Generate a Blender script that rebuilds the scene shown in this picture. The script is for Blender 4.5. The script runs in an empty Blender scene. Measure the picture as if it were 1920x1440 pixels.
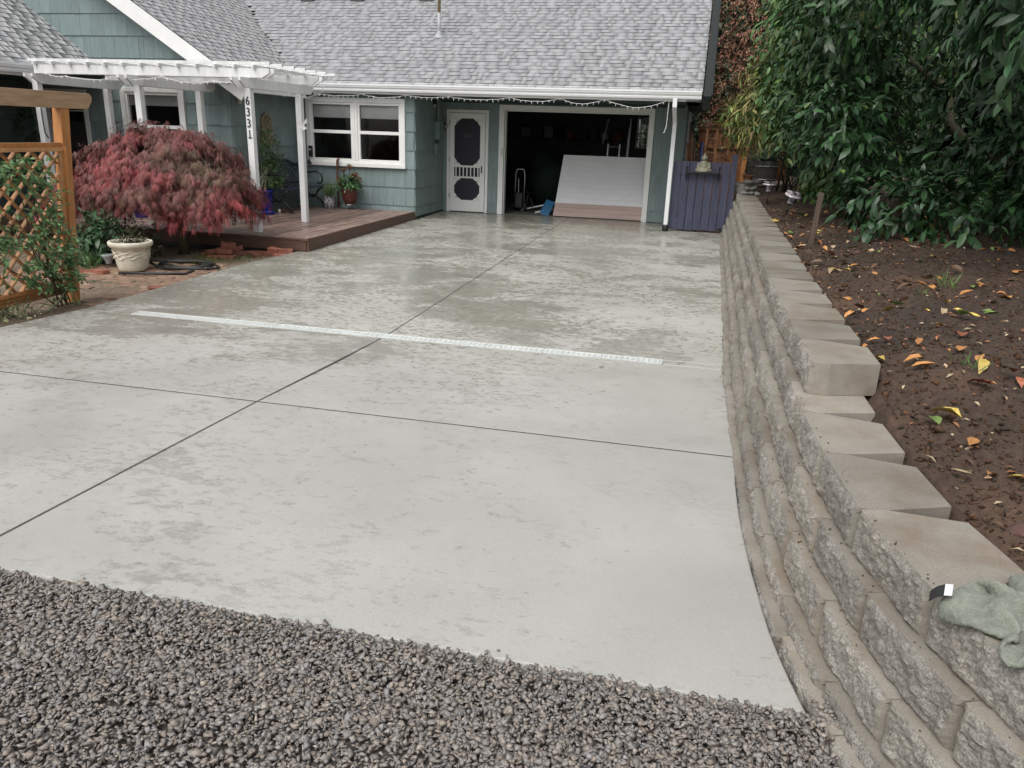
import bpy, bmesh, math, random
import numpy as np
from mathutils import Vector, Matrix, Euler
random.seed(7); rng = np.random.default_rng(7)
R = math.radians
scene = bpy.context.scene
COL = scene.collection

# ------------------------------------------------------------------ camera, sky, sun, exposure
YAW, PITCH, ROLL = 0.219, 0.318, -0.034
def cam_axes():
    fw = Vector((-math.sin(YAW)*math.cos(PITCH), math.cos(YAW)*math.cos(PITCH), -math.sin(PITCH)))
    rt = Vector((math.cos(YAW), math.sin(YAW), 0)); dn = fw.cross(rt)
    r2 = math.cos(ROLL)*rt + math.sin(ROLL)*dn; d2 = -math.sin(ROLL)*rt + math.cos(ROLL)*dn
    return r2, d2, fw
r2, d2, fw = cam_axes()
cam = bpy.data.cameras.new('camera'); cam.sensor_width = 36; cam.lens = 1434.1/1920*36
cam.clip_start = .05; cam.clip_end = 500
camo = bpy.data.objects.new('camera', cam); COL.objects.link(camo)
camo.matrix_world = Matrix(((r2.x, -d2.x, -fw.x, 4.003), (r2.y, -d2.y, -fw.y, -16.44), (r2.z, -d2.z, -fw.z, 1.696), (0, 0, 0, 1)))
scene.camera = camo
scene.render.resolution_x, scene.render.resolution_y = 1024, 768
cy_ = scene.cycles; cy_.max_bounces = 6; cy_.diffuse_bounces = 3; cy_.glossy_bounces = 3; cy_.transparent_max_bounces = 12; cy_.transmission_bounces = 4

SUN = Vector((-.18, -.5, .80)).normalized()
w = bpy.data.worlds.new('World'); scene.world = w; w.use_nodes = True
nt = w.node_tree; bg = nt.nodes['Background']
sky = nt.nodes.new('ShaderNodeTexSky'); sky.sky_type = 'NISHITA'; sky.sun_disc = False
sky.sun_elevation = math.asin(SUN.z); sky.sun_rotation = math.atan2(SUN.x, SUN.y)
sky.dust_density = 4; sky.air_density = 1.2
hs = nt.nodes.new('ShaderNodeHueSaturation'); hs.inputs['Saturation'].default_value = .16   # overcast: cloud light is nearly white
nt.links.new(sky.outputs[0], hs.inputs['Color']); nt.links.new(hs.outputs[0], bg.inputs[0])
bg.inputs[1].default_value = .15
sl = bpy.data.lights.new('sun', 'SUN'); sl.energy = 1.1; sl.angle = R(50); sl.color = (1, .97, .93)
so = bpy.data.objects.new('sun', sl); COL.objects.link(so)
so.rotation_euler = (-SUN).to_track_quat('-Z', 'Y').to_euler(); so.location = (-20, -25, 30)
vs = scene.view_settings; vs.view_transform = 'Standard'; vs.look = 'None'; vs.gamma = 1; vs.exposure = .42

# ------------------------------------------------------------------ helpers
WM = {}
def world_of(o): return WM.get(o.name, Matrix.Identity(4))
def tag(o, label=None, cat=None, group=None, kind=None):
    if label: o['label'] = label
    if cat: o['category'] = cat
    if group: o['group'] = group
    if kind: o['kind'] = kind
    return o
def attach(o, parent, M=None):
    M = M if M is not None else Matrix.Identity(4)
    WM[o.name] = M.copy()
    if parent is not None:
        o.parent = parent
        o.matrix_parent_inverse = world_of(parent).inverted()
    o.matrix_basis = M
def O(name, mesh, parent=None, M=None, mats=None):
    o = bpy.data.objects.new(name, mesh); COL.objects.link(o)
    if mats and not len(mesh.materials):
        for m in (mats if isinstance(mats, (list, tuple)) else [mats]): mesh.materials.append(m)
    attach(o, parent, M)
    return o
def thing(name, label, cat, loc=(0, 0, 0), group=None, kind=None):
    o = bpy.data.objects.new(name, None); COL.objects.link(o); o.empty_display_size = .2
    attach(o, None, Matrix.Translation(loc))
    return tag(o, label, cat, group, kind)
def frame(p, d, up=(0, 0, 1)):
    d = Vector(d).normalized(); up = Vector(up)
    s = d.cross(up)
    if s.length < 1e-5: s = d.cross(Vector((1, 0, 0)))
    s.normalize(); u = s.cross(d)
    return s, u, d
class MB:
    def __init__(s): s.v = []; s.f = []; s.m = []; s.c = None
    def add(s, vs, fs, mi=0):
        n = len(s.v); s.v += [tuple(x) for x in vs]; s.f += [tuple(n+i for i in f) for f in fs]; s.m += [mi]*len(fs); return s
    def box(s, x0, x1, y0, y1, z0, z1, mi=0):
        return s.add([(x0, y0, z0), (x1, y0, z0), (x1, y1, z0), (x0, y1, z0), (x0, y0, z1), (x1, y0, z1), (x1, y1, z1), (x0, y1, z1)],
                     [(0, 3, 2, 1), (4, 5, 6, 7), (0, 1, 5, 4), (1, 2, 6, 5), (2, 3, 7, 6), (3, 0, 4, 7)], mi)
    def bar(s, p, q, w_, h, up=(0, 0, 1), mi=0):
        p = Vector(p); q = Vector(q); a, u, d = frame(p, q-p, up); a = a*w_/2; u = u*h/2
        return s.add([p-a-u, p+a-u, p+a+u, p-a+u, q-a-u, q+a-u, q+a+u, q-a+u],
                     [(0, 1, 2, 3), (4, 7, 6, 5), (0, 4, 5, 1), (1, 5, 6, 2), (2, 6, 7, 3), (3, 7, 4, 0)], mi)
    def tube(s, pts, r, n=8, mi=0):
        pts = [Vector(p) for p in pts]; k = len(pts)
        rs = r if isinstance(r, (list, tuple)) else [r]*k
        vs = []; prev = None
        for i, p in enumerate(pts):
            d = (pts[min(i+1, k-1)]-pts[max(i-1, 0)]).normalized()
            if prev is None: a, u, _ = frame(p, d)
            else:
                a = (prev - d*prev.dot(d)).normalized(); u = a.cross(d)
            prev = a
            for j in range(n):
                t = 2*math.pi*j/n; vs.append(p + (a*math.cos(t)+u*math.sin(t))*rs[i])
        fs = [(i*n+j, i*n+(j+1) % n, (i+1)*n+(j+1) % n, (i+1)*n+j) for i in range(k-1) for j in range(n)]
        fs += [tuple(range(n))[::-1], tuple((k-1)*n+j for j in range(n))]
        return s.add(vs, fs, mi)
    def lathe(s, prof, n=24, c=(0, 0, 0), mi=0, sx=1, sy=1):
        vs = [(c[0]+r_*math.cos(2*math.pi*j/n)*sx, c[1]+r_*math.sin(2*math.pi*j/n)*sy, c[2]+z) for r_, z in prof for j in range(n)]
        k = len(prof)
        fs = [(i*n+j, i*n+(j+1) % n, (i+1)*n+(j+1) % n, (i+1)*n+j) for i in range(k-1) for j in range(n)]
        fs += [tuple(range(n))[::-1], tuple((k-1)*n+j for j in range(n))]
        return s.add(vs, fs, mi)
    def prism(s, poly, a, b, axis=1, mi=0):
        """poly: 2d points in the two other axes, extruded from a to b along axis"""
        def mk(p, t):
            l = list(p); l.insert(axis, t); return tuple(l)
        n = len(poly); vs = [mk(p, a) for p in poly]+[mk(p, b) for p in poly]
        fs = [(i, (i+1) % n, n+(i+1) % n, n+i) for i in range(n)]+[tuple(range(n))[::-1], tuple(range(n, 2*n))]
        return s.add(vs, fs, mi)
    def ball(s, c, r, n=10, k=7, mi=0, sc=(1, 1, 1)):
        prof = [(max(1e-4, math.sin(math.pi*i/k))*r, -math.cos(math.pi*i/k)*r) for i in range(k+1)]
        m0 = MB().lathe(prof, n)
        return s.add([(c[0]+x*sc[0], c[1]+y*sc[1], c[2]+z*sc[2]) for x, y, z in m0.v], m0.f, mi)
    def mesh(s, name):
        me = bpy.data.meshes.new(name); me.from_pydata(s.v, [], s.f)
        if any(s.m): me.polygons.foreach_set('material_index', s.m)
        bm = bmesh.new(); bm.from_mesh(me); bmesh.ops.recalc_face_normals(bm, faces=bm.faces); bm.to_mesh(me); bm.free()
        return me
    def build(s, name, mats, parent=None, M=None, smooth=False, bevel=0):
        me = s.mesh(name)
        if smooth: me.polygons.foreach_set('use_smooth', [True]*len(me.polygons))
        o = O(name, me, parent, M, mats)
        if bevel:
            b = o.modifiers.new('bevel', 'BEVEL'); b.width = bevel; b.segments = 2; b.limit_method = 'ANGLE'
        return o
def npmesh(name, V, F, mats, smooth=False, col=None):
    """V (n,3), F (m,k) int array (all same size)"""
    V = np.asarray(V, np.float32); F = np.asarray(F, np.int32); k = F.shape[1]
    me = bpy.data.meshes.new(name)
    me.vertices.add(len(V)); me.vertices.foreach_set('co', V.ravel())
    me.loops.add(F.size); me.loops.foreach_set('vertex_index', F.ravel())
    me.polygons.add(len(F)); me.polygons.foreach_set('loop_start', np.arange(len(F), dtype=np.int32)*k)
    try: me.polygons.foreach_set('loop_total', np.full(len(F), k, np.int32))
    except Exception: pass
    if smooth: me.polygons.foreach_set('use_smooth', np.ones(len(F), bool))
    me.update(calc_edges=True); me.validate()
    if col is not None:
        a = me.color_attributes.new('Col', 'FLOAT_COLOR', 'POINT')
        c = np.ones((len(V), 4), np.float32); c[:, :3] = col; a.data.foreach_set('color', c.ravel())
    for m in (mats if isinstance(mats, (list, tuple)) else [mats]): me.materials.append(m)
    return me
def hsh(ix, iy, iz, s):
    with np.errstate(over='ignore'):
        h = (ix.astype(np.int64)*374761393 + iy.astype(np.int64)*668265263 + iz.astype(np.int64)*2147483647 + s*974634777) & 0xffffffff
        h = ((h ^ (h >> 13))*1274126177) & 0xffffffff
        h = (h ^ (h >> 16)) & 0xffff
    return h/65535.
def vn(x, y, z=0., s=0):
    x, y, z = np.broadcast_arrays(np.asarray(x, float), np.asarray(y, float), np.asarray(z, float))
    ix, iy, iz = np.floor(x), np.floor(y), np.floor(z); fx, fy, fz = x-ix, y-iy, z-iz
    fx, fy, fz = [t*t*(3-2*t) for t in (fx, fy, fz)]
    r_ = 0
    for a in (0, 1):
        for b in (0, 1):
            for c in (0, 1):
                r_ = r_ + hsh(ix+a, iy+b, iz+c, s)*(fx if a else 1-fx)*(fy if b else 1-fy)*(fz if c else 1-fz)
    return r_
def fbm(x, y, z=0., s=0, o=4):
    r_ = 0; a = .5; t = 0
    for i in range(o): r_ = r_ + a*vn(np.asarray(x)*2**i, np.asarray(y)*2**i, np.asarray(z)*2**i, s+i); t += a; a *= .5
    return r_/t

# ------------------------------------------------------------------ materials
def C4(c): return (c[0], c[1], c[2], 1)
def new_mat(name):
    m = bpy.data.materials.new(name); m.use_nodes = True
    n = m.node_tree; b = n.nodes['Principled BSDF']; return m, n, b
def nd(n, t, **k):
    x = n.nodes.new(t)
    for a, v in k.items(): setattr(x, a, v)
    return x
def coords(n, stretch=(1, 1, 1), coord='Object', rnd=True):
    tc = nd(n, 'ShaderNodeTexCoord'); mp = nd(n, 'ShaderNodeMapping'); mp.inputs['Scale'].default_value = stretch
    n.links.new(tc.outputs[coord], mp.inputs['Vector'])
    if rnd:
        oi = nd(n, 'ShaderNodeObjectInfo'); mu = nd(n, 'ShaderNodeMath', operation='MULTIPLY'); mu.inputs[1].default_value = 37.7
        n.links.new(oi.outputs['Random'], mu.inputs[0]); n.links.new(mu.outputs[0], mp.inputs['Location'])
    return mp.outputs[0]
def noise(n, vec, scale, detail=5, rough=.6, dist=0):
    x = nd(n, 'ShaderNodeTexNoise'); x.inputs['Scale'].default_value = scale; x.inputs['Detail'].default_value = detail
    x.inputs['Roughness'].default_value = rough; x.inputs['Distortion'].default_value = dist
    n.links.new(vec, x.inputs['Vector']); return x.outputs['Fac']
def ramp(n, fac, stops, interp='LINEAR'):
    x = nd(n, 'ShaderNodeValToRGB'); x.color_ramp.interpolation = interp; e = x.color_ramp.elements
    while len(e) < len(stops): e.new(.5)
    for a, (p, c) in zip(e, stops):
        a.position = p; a.color = C4(c) if hasattr(c, '__len__') else (c, c, c, 1)
    n.links.new(fac, x.inputs[0]); return x.outputs[0]
def mix(n, f, a, b, mode='MIX'):
    x = nd(n, 'ShaderNodeMix', data_type='RGBA', blend_type=mode)
    for s, v in ((x.inputs[0], f), (x.inputs[6], a), (x.inputs[7], b)):
        if hasattr(v, 'is_linked'): n.links.new(v, s)
        elif hasattr(v, '__len__'): s.default_value = C4(v)
        else: s.default_value = v if s.type == 'VALUE' else (v, v, v, 1)
    return x.outputs[2]
def math_(n, op, a, b=None, clamp=False):
    x = nd(n, 'ShaderNodeMath', operation=op, use_clamp=clamp)
    for s, v in ((x.inputs[0], a), (x.inputs[1], b)):
        if v is None: continue
        if hasattr(v, 'is_linked'): n.links.new(v, s)
        else: s.default_value = v
    return x.outputs[0]
def bump(n, b, h, strength, dist=.01):
    x = nd(n, 'ShaderNodeBump'); x.inputs['Strength'].default_value = strength; x.inputs['Distance'].default_value = dist
    n.links.new(h, x.inputs['Height']); n.links.new(x.outputs[0], b.inputs['Normal']); return x
def mat(name, c, rough=.6, var=.18, scale=6, bmp=0, bscale=60, c2=None, rnd=0., stretch=(1, 1, 1), attr=False, metal=0, spec=.5, detail=6, rvar=.1, contrast=(.3, .7), dist=.01, coord='Object'):
    m, n, b = new_mat(name)
    v = coords(n, stretch, coord)
    f = noise(n, v, scale, detail)
    lo = [x*(1-var) for x in c]; hi = c2 if c2 else [min(1, x*(1+var)) for x in c]
    if attr:
        at = nd(n, 'ShaderNodeAttribute', attribute_name='Col')
        k = ramp(n, f, [(contrast[0], 1-var), (contrast[1], 1+var)])
        col = mix(n, 1., at.outputs['Color'], k, 'MULTIPLY')
    else: col = ramp(n, f, [(contrast[0], lo), (contrast[1], hi)])
    if rnd:
        oi = nd(n, 'ShaderNodeObjectInfo'); k = nd(n, 'ShaderNodeMapRange'); k.inputs[3].default_value = 1-rnd; k.inputs[4].default_value = 1+rnd
        n.links.new(oi.outputs['Random'], k.inputs[0]); col = mix(n, 1., col, k.outputs[0], 'MULTIPLY')
    n.links.new(col, b.inputs['Base Color'])
    rr = nd(n, 'ShaderNodeMapRange'); rr.inputs[3].default_value = max(.03, rough-rvar); rr.inputs[4].default_value = min(1, rough+rvar)
    n.links.new(f, rr.inputs[0]); n.links.new(rr.outputs[0], b.inputs['Roughness'])
    b.inputs['Metallic'].default_value = metal; b.inputs['Specular IOR Level'].default_value = spec
    if bmp: bump(n, b, noise(n, v, bscale, 4), bmp, dist)
    return m

MT = {}
def defmats():
    M = MT
    M['siding'] = mat('green_shingle_siding', (.188, .248, .243), .62, .14, 5, .35, 16, rnd=.10, stretch=(7, 7, .6), dist=.004)
    M['siding_core'] = mat('siding_backing', (.07, .10, .095), .8)
    M['trim'] = mat('white_trim_paint', (.78, .78, .76), .42, .05, 3, .05, 40)
    M['trim_wet'] = mat('weathered_white_paint', (.74, .745, .74), .38, .09, 4, .12, 30, stretch=(3, 3, .7))
    M['gutter'] = mat('white_gutter_enamel', (.76, .77, .78), .3, .05, 2)
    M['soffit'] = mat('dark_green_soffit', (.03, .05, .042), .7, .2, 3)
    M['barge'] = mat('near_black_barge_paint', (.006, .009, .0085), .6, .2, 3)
    M['roofbase'] = mat('roof_underlay', (.07, .07, .075), .8)
    M['shingle'] = mat('grey_asphalt_shingle', (.4, .4, .42), .42, .16, 30, .1, 260, attr=True, rvar=.1, dist=.002)
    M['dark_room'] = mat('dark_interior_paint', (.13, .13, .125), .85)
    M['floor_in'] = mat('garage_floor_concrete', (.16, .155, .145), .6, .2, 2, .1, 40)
    M['deck'] = mat('worn_brown_deck_stain', (.17, .098, .076), .42, .3, 5, .4, 30, c2=(.42, .31, .265), rnd=.3, stretch=(6, .7, 6), rvar=.2, contrast=(.35, .75), dist=.004)
    M['deck_edge'] = mat('brown_deck_fascia', (.10, .052, .036), .5, .25, 4, .3, 30, rnd=.12, stretch=(1, 1, 5), dist=.004)
    M['cedar'] = mat('orange_cedar_stain', (.42, .165, .045), .48, .22, 5, .25, 30, c2=(.50, .22, .075), rnd=.10, stretch=(4, 4, .6), dist=.003)
    M['cedar_raw'] = mat('pale_cedar_board', (.38, .235, .125), .6, .28, 4, .3, 24, c2=(.45, .30, .18), stretch=(7, .8, 7), dist=.003)
    M['slat'] = mat('lattice_slat_cedar', (.40, .20, .085), .55, .25, 8, .2, 30, rnd=.22)
    M['fence'] = mat('brown_cedar_fence', (.26, .11, .045), .6, .3, 5, .3, 30, rnd=.18, stretch=(4, 4, .6))
    M['purple'] = mat('purple_gate_paint', (.039, .042, .079), .5, .16, 5, .15, 30, c2=(.062, .066, .112), rnd=.1, stretch=(4, 4, .7))
    M['black_metal'] = mat('black_iron', (.012, .012, .014), .45, .3, 20, .1, 80)
    M['bench'] = mat('dark_blue_black_bench_enamel', (.03, .032, .06), .38, .25, 12)
    M['blue'] = mat('cobalt_glaze', (.012, .024, .22), .18, .25, 6)
    M['terracotta'] = mat('terracotta', (.36, .13, .075), .7, .2, 8, .15, 60)
    M['redpot'] = mat('oxblood_glaze_pot', (.10, .030, .022), .32, .25, 8)
    M['greypot'] = mat('mottled_grey_pot', (.10, .10, .11), .55, .4, 34, .8, 30, c2=(.5, .5, .52), contrast=(.45, .55))
    M['cream'] = mat('cream_cast_stone', (.62, .57, .45), .7, .16, 7, .25, 40, c2=(.70, .66, .55))
    M['brick'] = mat('red_brick', (.25, .082, .05), .72, .3, 9, .5, 60, c2=(.33, .13, .085), rnd=.3)
    M['paver'] = mat('dirty_brick_paver', (.26, .135, .085), .75, .3, 12, .5, 60, c2=(.28, .20, .14), rnd=.2)
    M['hose'] = mat('black_rubber_hose', (.018, .018, .018), .5, .2, 8)
    M['soilpot'] = mat('potting_soil', (.03, .022, .016), .9, .3, 30, .6, 80)
    M['bark'] = mat('dark_mossy_bark', (.062, .05, .032), .85, .4, 10, .8, 30, c2=(.085, .085, .045), stretch=(3, 3, .8))
    M['leaf'] = mat('glossy_laurel_leaf', (.05, .1, .04), .36, .25, 9, .15, 30, attr=True, spec=.36, rvar=.1)
    M['leafsoft'] = mat('soft_green_leaf', (.06, .12, .04), .5, .2, 9, attr=True, spec=.35)
    M['maple'] = mat('maple_leaf', (.2, .08, .06), .55, .2, 9, attr=True, spec=.3)
    M['stone'] = mat('river_stone', (.16, .15, .14), .5, .3, 12, .3, 50, rnd=.25)
    M['redstone'] = mat('reddish_rock', (.16, .085, .07), .8, .3, 9, 1, 30)
    M['statue'] = mat('mossy_cast_stone', (.27, .25, .17), .85, .3, 18, .5, 90, c2=(.34, .33, .26))
    M['barrel'] = mat('grey_weathered_barrel', (.13, .12, .105), .75, .3, 9, .5, 30, stretch=(3, 3, .7))
    M['stake'] = mat('old_brown_stake', (.085, .058, .042), .8, .3, 9, .6, 30, stretch=(4, 4, .6))
    M['rust'] = mat('rusty_brown_pole', (.15, .065, .038), .7, .3, 12, .2, 40)
    M['silver'] = mat('pale_bronze_lamp', (.45, .40, .42), .3, .2, 10, metal=.5)
    M['clear'] = mat('lamp_plastic', (.3, .3, .32), .2, .1, 8)
    M['panelwhite'] = mat('white_grooved_panel', (.70, .71, .72), .5, .04, 4)
    M['pinkboard'] = mat('pinkish_raw_board', (.46, .35, .31), .7, .14, 3, .2, 40, stretch=(.5, 5, 5))
    M['tealblue'] = mat('blue_plastic_sheet', (.01, .12, .26), .35, .1, 4)
    M['green_dark'] = mat('dark_green_cloth', (.012, .03, .022), .8)
    M['steel'] = mat('dull_steel', (.4, .4, .41), .35, .15, 9, metal=.8)
    M['greybox'] = mat('green_grey_meter_paint', (.13, .19, .175), .5, .1, 6)
    M['screen'] = mat('dark_navy_screen', (.010, .011, .020), .55, .15, 40)
    M['blind'] = mat('grey_window_blind', (.50, .51, .50), .7, .06, 3)
    M['vinyl'] = mat('grey_vinyl_pipe', (.35, .36, .37), .5)
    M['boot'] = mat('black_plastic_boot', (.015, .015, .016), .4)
    M['string'] = mat('white_light_string', (.8, .8, .78), .4, .03, 5)
    M['digit'] = mat('black_house_number', (.012, .012, .012), .4)
    M['pole'] = mat('tan_weathered_mast', (.26, .19, .10), .7, .25, 8)
    M['ventblack'] = mat('black_roof_vent', (.012, .012, .013), .5)
    M['beige'] = mat('beige_plastic', (.5, .46, .36), .5)
    M['plaque'] = mat('antique_relief_plaque', (.24, .19, .11), .75, .4, 20, 1, 40, c2=(.33, .28, .18))
    M['towel'] = None
    g, n, b = new_mat('window_glass'); MT['glass'] = g
    b.inputs['Base Color'].default_value = (.006, .007, .008, 1); b.inputs['Roughness'].default_value = .03; b.inputs['Specular IOR Level'].default_value = .35
    g, n, b = new_mat('clear_window_glass'); MT['clearglass'] = g
    tr = nd(n, 'ShaderNodeBsdfTransparent'); gl = nd(n, 'ShaderNodeBsdfGlossy'); gl.inputs['Roughness'].default_value = .02
    fr = nd(n, 'ShaderNodeFresnel'); ms = nd(n, 'ShaderNodeMixShader')
    n.links.new(fr.outputs[0], ms.inputs[0]); n.links.new(tr.outputs[0], ms.inputs[1]); n.links.new(gl.outputs[0], ms.inputs[2])
    n.links.new(ms.outputs[0], n.nodes['Material Output'].inputs['Surface'])
    # wet broom-finished concrete
    m, n, b = new_mat('wet_broomed_concrete'); MT['concrete'] = m
    v = coords(n, (1, 1, 1), 'Object', False)
    sx = nd(n, 'ShaderNodeSeparateXYZ'); n.links.new(v, sx.inputs[0])
    v2 = coords(n, (.5, 1.0, 1), 'Object', False)
    v3 = coords(n, (.8, 1.2, 1), 'Object', False)
    big = noise(n, v, .55, 4, .55, .4)
    med = noise(n, v2, 2.6, 7, .62, .5)
    fine = noise(n, v3, 15, 4, .6, .5)
    far = nd(n, 'ShaderNodeMapRange'); far.inputs[1].default_value = -12.5; far.inputs[2].default_value = -9.2; n.links.new(sx.outputs[1], far.inputs[0])
    rt_ = nd(n, 'ShaderNodeMapRange'); rt_.inputs[1].default_value = 2.6; rt_.inputs[2].default_value = 4.2; n.links.new(sx.outputs[0], rt_.inputs[0])
    house = nd(n, 'ShaderNodeMapRange'); house.inputs[1].default_value = -3.4; house.inputs[2].default_value = -1.0; n.links.new(sx.outputs[1], house.inputs[0])
    # damp sheets, mostly in the far half
    tiny = noise(n, coords(n, (.6, 1.1, 1), 'Object', False), 40, 4, .65, .3)
    s1 = math_(n, 'ADD', math_(n, 'MULTIPLY', big, .55), math_(n, 'MULTIPLY', med, .46))
    s1 = math_(n, 'ADD', s1, math_(n, 'MULTIPLY', fine, .16)); s1 = math_(n, 'ADD', s1, math_(n, 'MULTIPLY', tiny, .10))
    s1 = math_(n, 'ADD', s1, math_(n, 'MULTIPLY', far.outputs[0], .12))
    s1 = math_(n, 'SUBTRACT', s1, math_(n, 'MULTIPLY', rt_.outputs[0], .05))
    pud = ramp(n, s1, [(.712, 0), (.75, .6), (.87, 1)])
    # small broken flecks of standing drops, gathered in drifts
    drift = noise(n, v, .9, 4, .6, .6)
    s2 = math_(n, 'ADD', math_(n, 'MULTIPLY', fine, .42), math_(n, 'MULTIPLY', tiny, .46)); s2 = math_(n, 'ADD', s2, math_(n, 'MULTIPLY', drift, .30))
    s2 = math_(n, 'SUBTRACT', s2, math_(n, 'MULTIPLY', rt_.outputs[0], .05)); s2 = math_(n, 'ADD', s2, math_(n, 'MULTIPLY', far.outputs[0], .055)); s2 = math_(n, 'ADD', s2, .026)
    fleck = ramp(n, s2, [(.655, 0), (.678, .65), (.74, 1)])
    # thin outlines where a film of water ends
    s3 = math_(n, 'ADD', math_(n, 'MULTIPLY', fine, .6), math_(n, 'MULTIPLY', med, .4))
    cont = math_(n, 'ABSOLUTE', math_(n, 'SUBTRACT', s3, .56))
    line = ramp(n, cont, [(.0, 1), (.012, .7), (.022, 0)])
    lmask = ramp(n, noise(n, v, 1.1, 3), [(.44, 0), (.58, 1)])
    line = math_(n, 'MULTIPLY', line, lmask)
    basec = ramp(n, noise(n, v, .9, 6, .62), [(.3, (.325, .321, .298)), (.7, (.405, .400, .374))])
    basec = mix(n, math_(n, 'MULTIPLY', far.outputs[0], .8), basec, mix(n, 1., basec, (1.20, 1.195, 1.15), 'MULTIPLY'))
    wetc = mix(n, 1., basec, (.57, .56, .515), 'MULTIPLY')
    col = mix(n, math_(n, 'MULTIPLY', pud, .74), basec, wetc)
    col = mix(n, math_(n, 'MULTIPLY', fleck, math_(n, 'ADD', math_(n, 'MULTIPLY', far.outputs[0], .55), .36)), col, wetc)
    col = mix(n, math_(n, 'MULTIPLY', line, .34), col, wetc)
    darker = mix(n, 1., col, (.74, .735, .70), 'MULTIPLY')
    col = mix(n, house.outputs[0], col, darker)  # slab colour gets darker towards the house wall
    spk = noise(n, v, 210, 2, .5)
    col = mix(n, .16, col, ramp(n, spk, [(.35, .25), (.65, .75)]), 'OVERLAY')
    n.links.new(col, b.inputs['Base Color'])
    wet = math_(n, 'MAXIMUM', pud, math_(n, 'MULTIPLY', fleck, .7))
    wet = math_(n, 'MAXIMUM', wet, math_(n, 'MULTIPLY', lmask, .45))
    rg = nd(n, 'ShaderNodeMapRange'); rg.inputs[3].default_value = .52; rg.inputs[4].default_value = .10; n.links.new(wet, rg.inputs[0]); n.links.new(rg.outputs[0], b.inputs['Roughness'])
    vb = coords(n, (1.5, 45, 1), 'Object', False)
    hb = math_(n, 'ADD', math_(n, 'MULTIPLY', noise(n, vb, 3, 2), .5), math_(n, 'MULTIPLY', spk, .5))
    dry = math_(n, 'SUBTRACT', 1., wet); hb = math_(n, 'MULTIPLY', hb, math_(n, 'MAXIMUM', dry, .12))
    bump(n, b, hb, .3, .004)
    # retaining wall block: smooth cast faces and split face
    def blockmat(name, c, c2, split):
        m, n, b = new_mat(name); vw = coords(n, (1, 1, 1), 'Object', True)
        ge = nd(n, 'ShaderNodeNewGeometry')
        f = noise(n, vw, 6, 6); col = ramp(n, f, [(.3, c), (.7, c2)])
        sp = noise(n, vw, 150 if split else 220, 3, .7)
        col = mix(n, .5 if split else .25, col, ramp(n, sp, [(.36, .12), (.64, .88)]), 'OVERLAY')
        st = noise(n, ge.outputs['Position'], 3.2, 6, .65)
        stn = ramp(n, st, [(.47, 0), (.66, 1)])
        col = mix(n, math_(n, 'MULTIPLY', stn, .2 if split else .55), col, (.155, .108, .07))
        oi = nd(n, 'ShaderNodeObjectInfo'); k = nd(n, 'ShaderNodeMapRange'); k.inputs[3].default_value = .82; k.inputs[4].default_value = 1.14
        n.links.new(oi.outputs['Random'], k.inputs[0]); col = mix(n, 1., col, k.outputs[0], 'MULTIPLY')
        n.links.new(col, b.inputs['Base Color']); b.inputs['Roughness'].default_value = .7 if split else .55
        bump(n, b, math_(n, 'ADD', math_(n, 'MULTIPLY', noise(n, vw, 60, 4), .6), math_(n, 'MULTIPLY', sp, .4)), .9 if split else .25, .008 if split else .003)
        MT['split' if split else 'cast'] = m
    blockmat('cast_block_concrete', (.215, .196, .164), (.275, .252, .215), False)
    blockmat('split_block_face', (.19, .178, .155), (.31, .292, .258), True)
    m, n, b = new_mat('garden_soil'); MT['soil'] = m
    v = coords(n, (1, 1, 1), 'Object', False)
    f = noise(n, v, 1.2, 6, .6); f2 = noise(n, v, 30, 5, .7)
    col = ramp(n, f, [(.35, (.036, .023, .016)), (.55, (.060, .036, .023)), (.75, (.115, .064, .036))])
    col = mix(n, .6, col, ramp(n, f2, [(.3, .15), (.7, .85)]), 'OVERLAY')
    n.links.new(col, b.inputs['Base Color']); b.inputs['Roughness'].default_value = .85
    bump(n, b, f2, 1., .02)
    m, n, b = new_mat('left_bed_dirt'); MT['dirt'] = m
    v = coords(n, (1, 1, 1), 'Object', False)
    f = noise(n, v, 1.6, 6, .6); f2 = noise(n, v, 26, 5, .7); mo = noise(n, v, 2.3, 5, .6, .5)
    col = ramp(n, f, [(.3, (.10, .07, .048)), (.5, (.17, .125, .088)), (.7, (.235, .18, .13))])
    col = mix(n, ramp(n, mo, [(.56, 0), (.66, .7)]), col, (.085, .095, .035))
    col = mix(n, .6, col, ramp(n, f2, [(.3, .15), (.7, .85)]), 'OVERLAY')
    n.links.new(col, b.inputs['Base Color']); b.inputs['Roughness'].default_value = .85; bump(n, b, f2, .8, .02)
    MT['ground'] = mat('far_ground', (.05, .055, .03), .9, .4, .6, .6, 8)
    MT['gravelbed'] = mat('gravel_bed', (.07, .06, .052), .9, .3, 40, .6, 60)
    MT['gravel'] = mat('crushed_gravel', (.2, .18, .16), .6, .18, 60, .12, 160, attr=True, dist=.004)
    # plush towel
    m, n, b = new_mat('plush_towel'); MT['towel'] = m
    v = coords(n, (1, 1, 1), 'Object', False); f = noise(n, v, 14, 6, .7); f2 = noise(n, v, 330, 3, .8)
    col = ramp(n, f, [(.34, (.13, .15, .105)), (.66, (.33, .36, .275))])
    col = mix(n, .7, col, ramp(n, f2, [(.3, .2), (.7, .85)]), 'OVERLAY')
    n.links.new(col, b.inputs['Base Color']); b.inputs['Roughness'].default_value = .95; b.inputs['Sheen Weight'].default_value = .35
    bump(n, b, math_(n, 'ADD', f2, noise(n, v, 90, 3)), 1., .01)
defmats()

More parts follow.
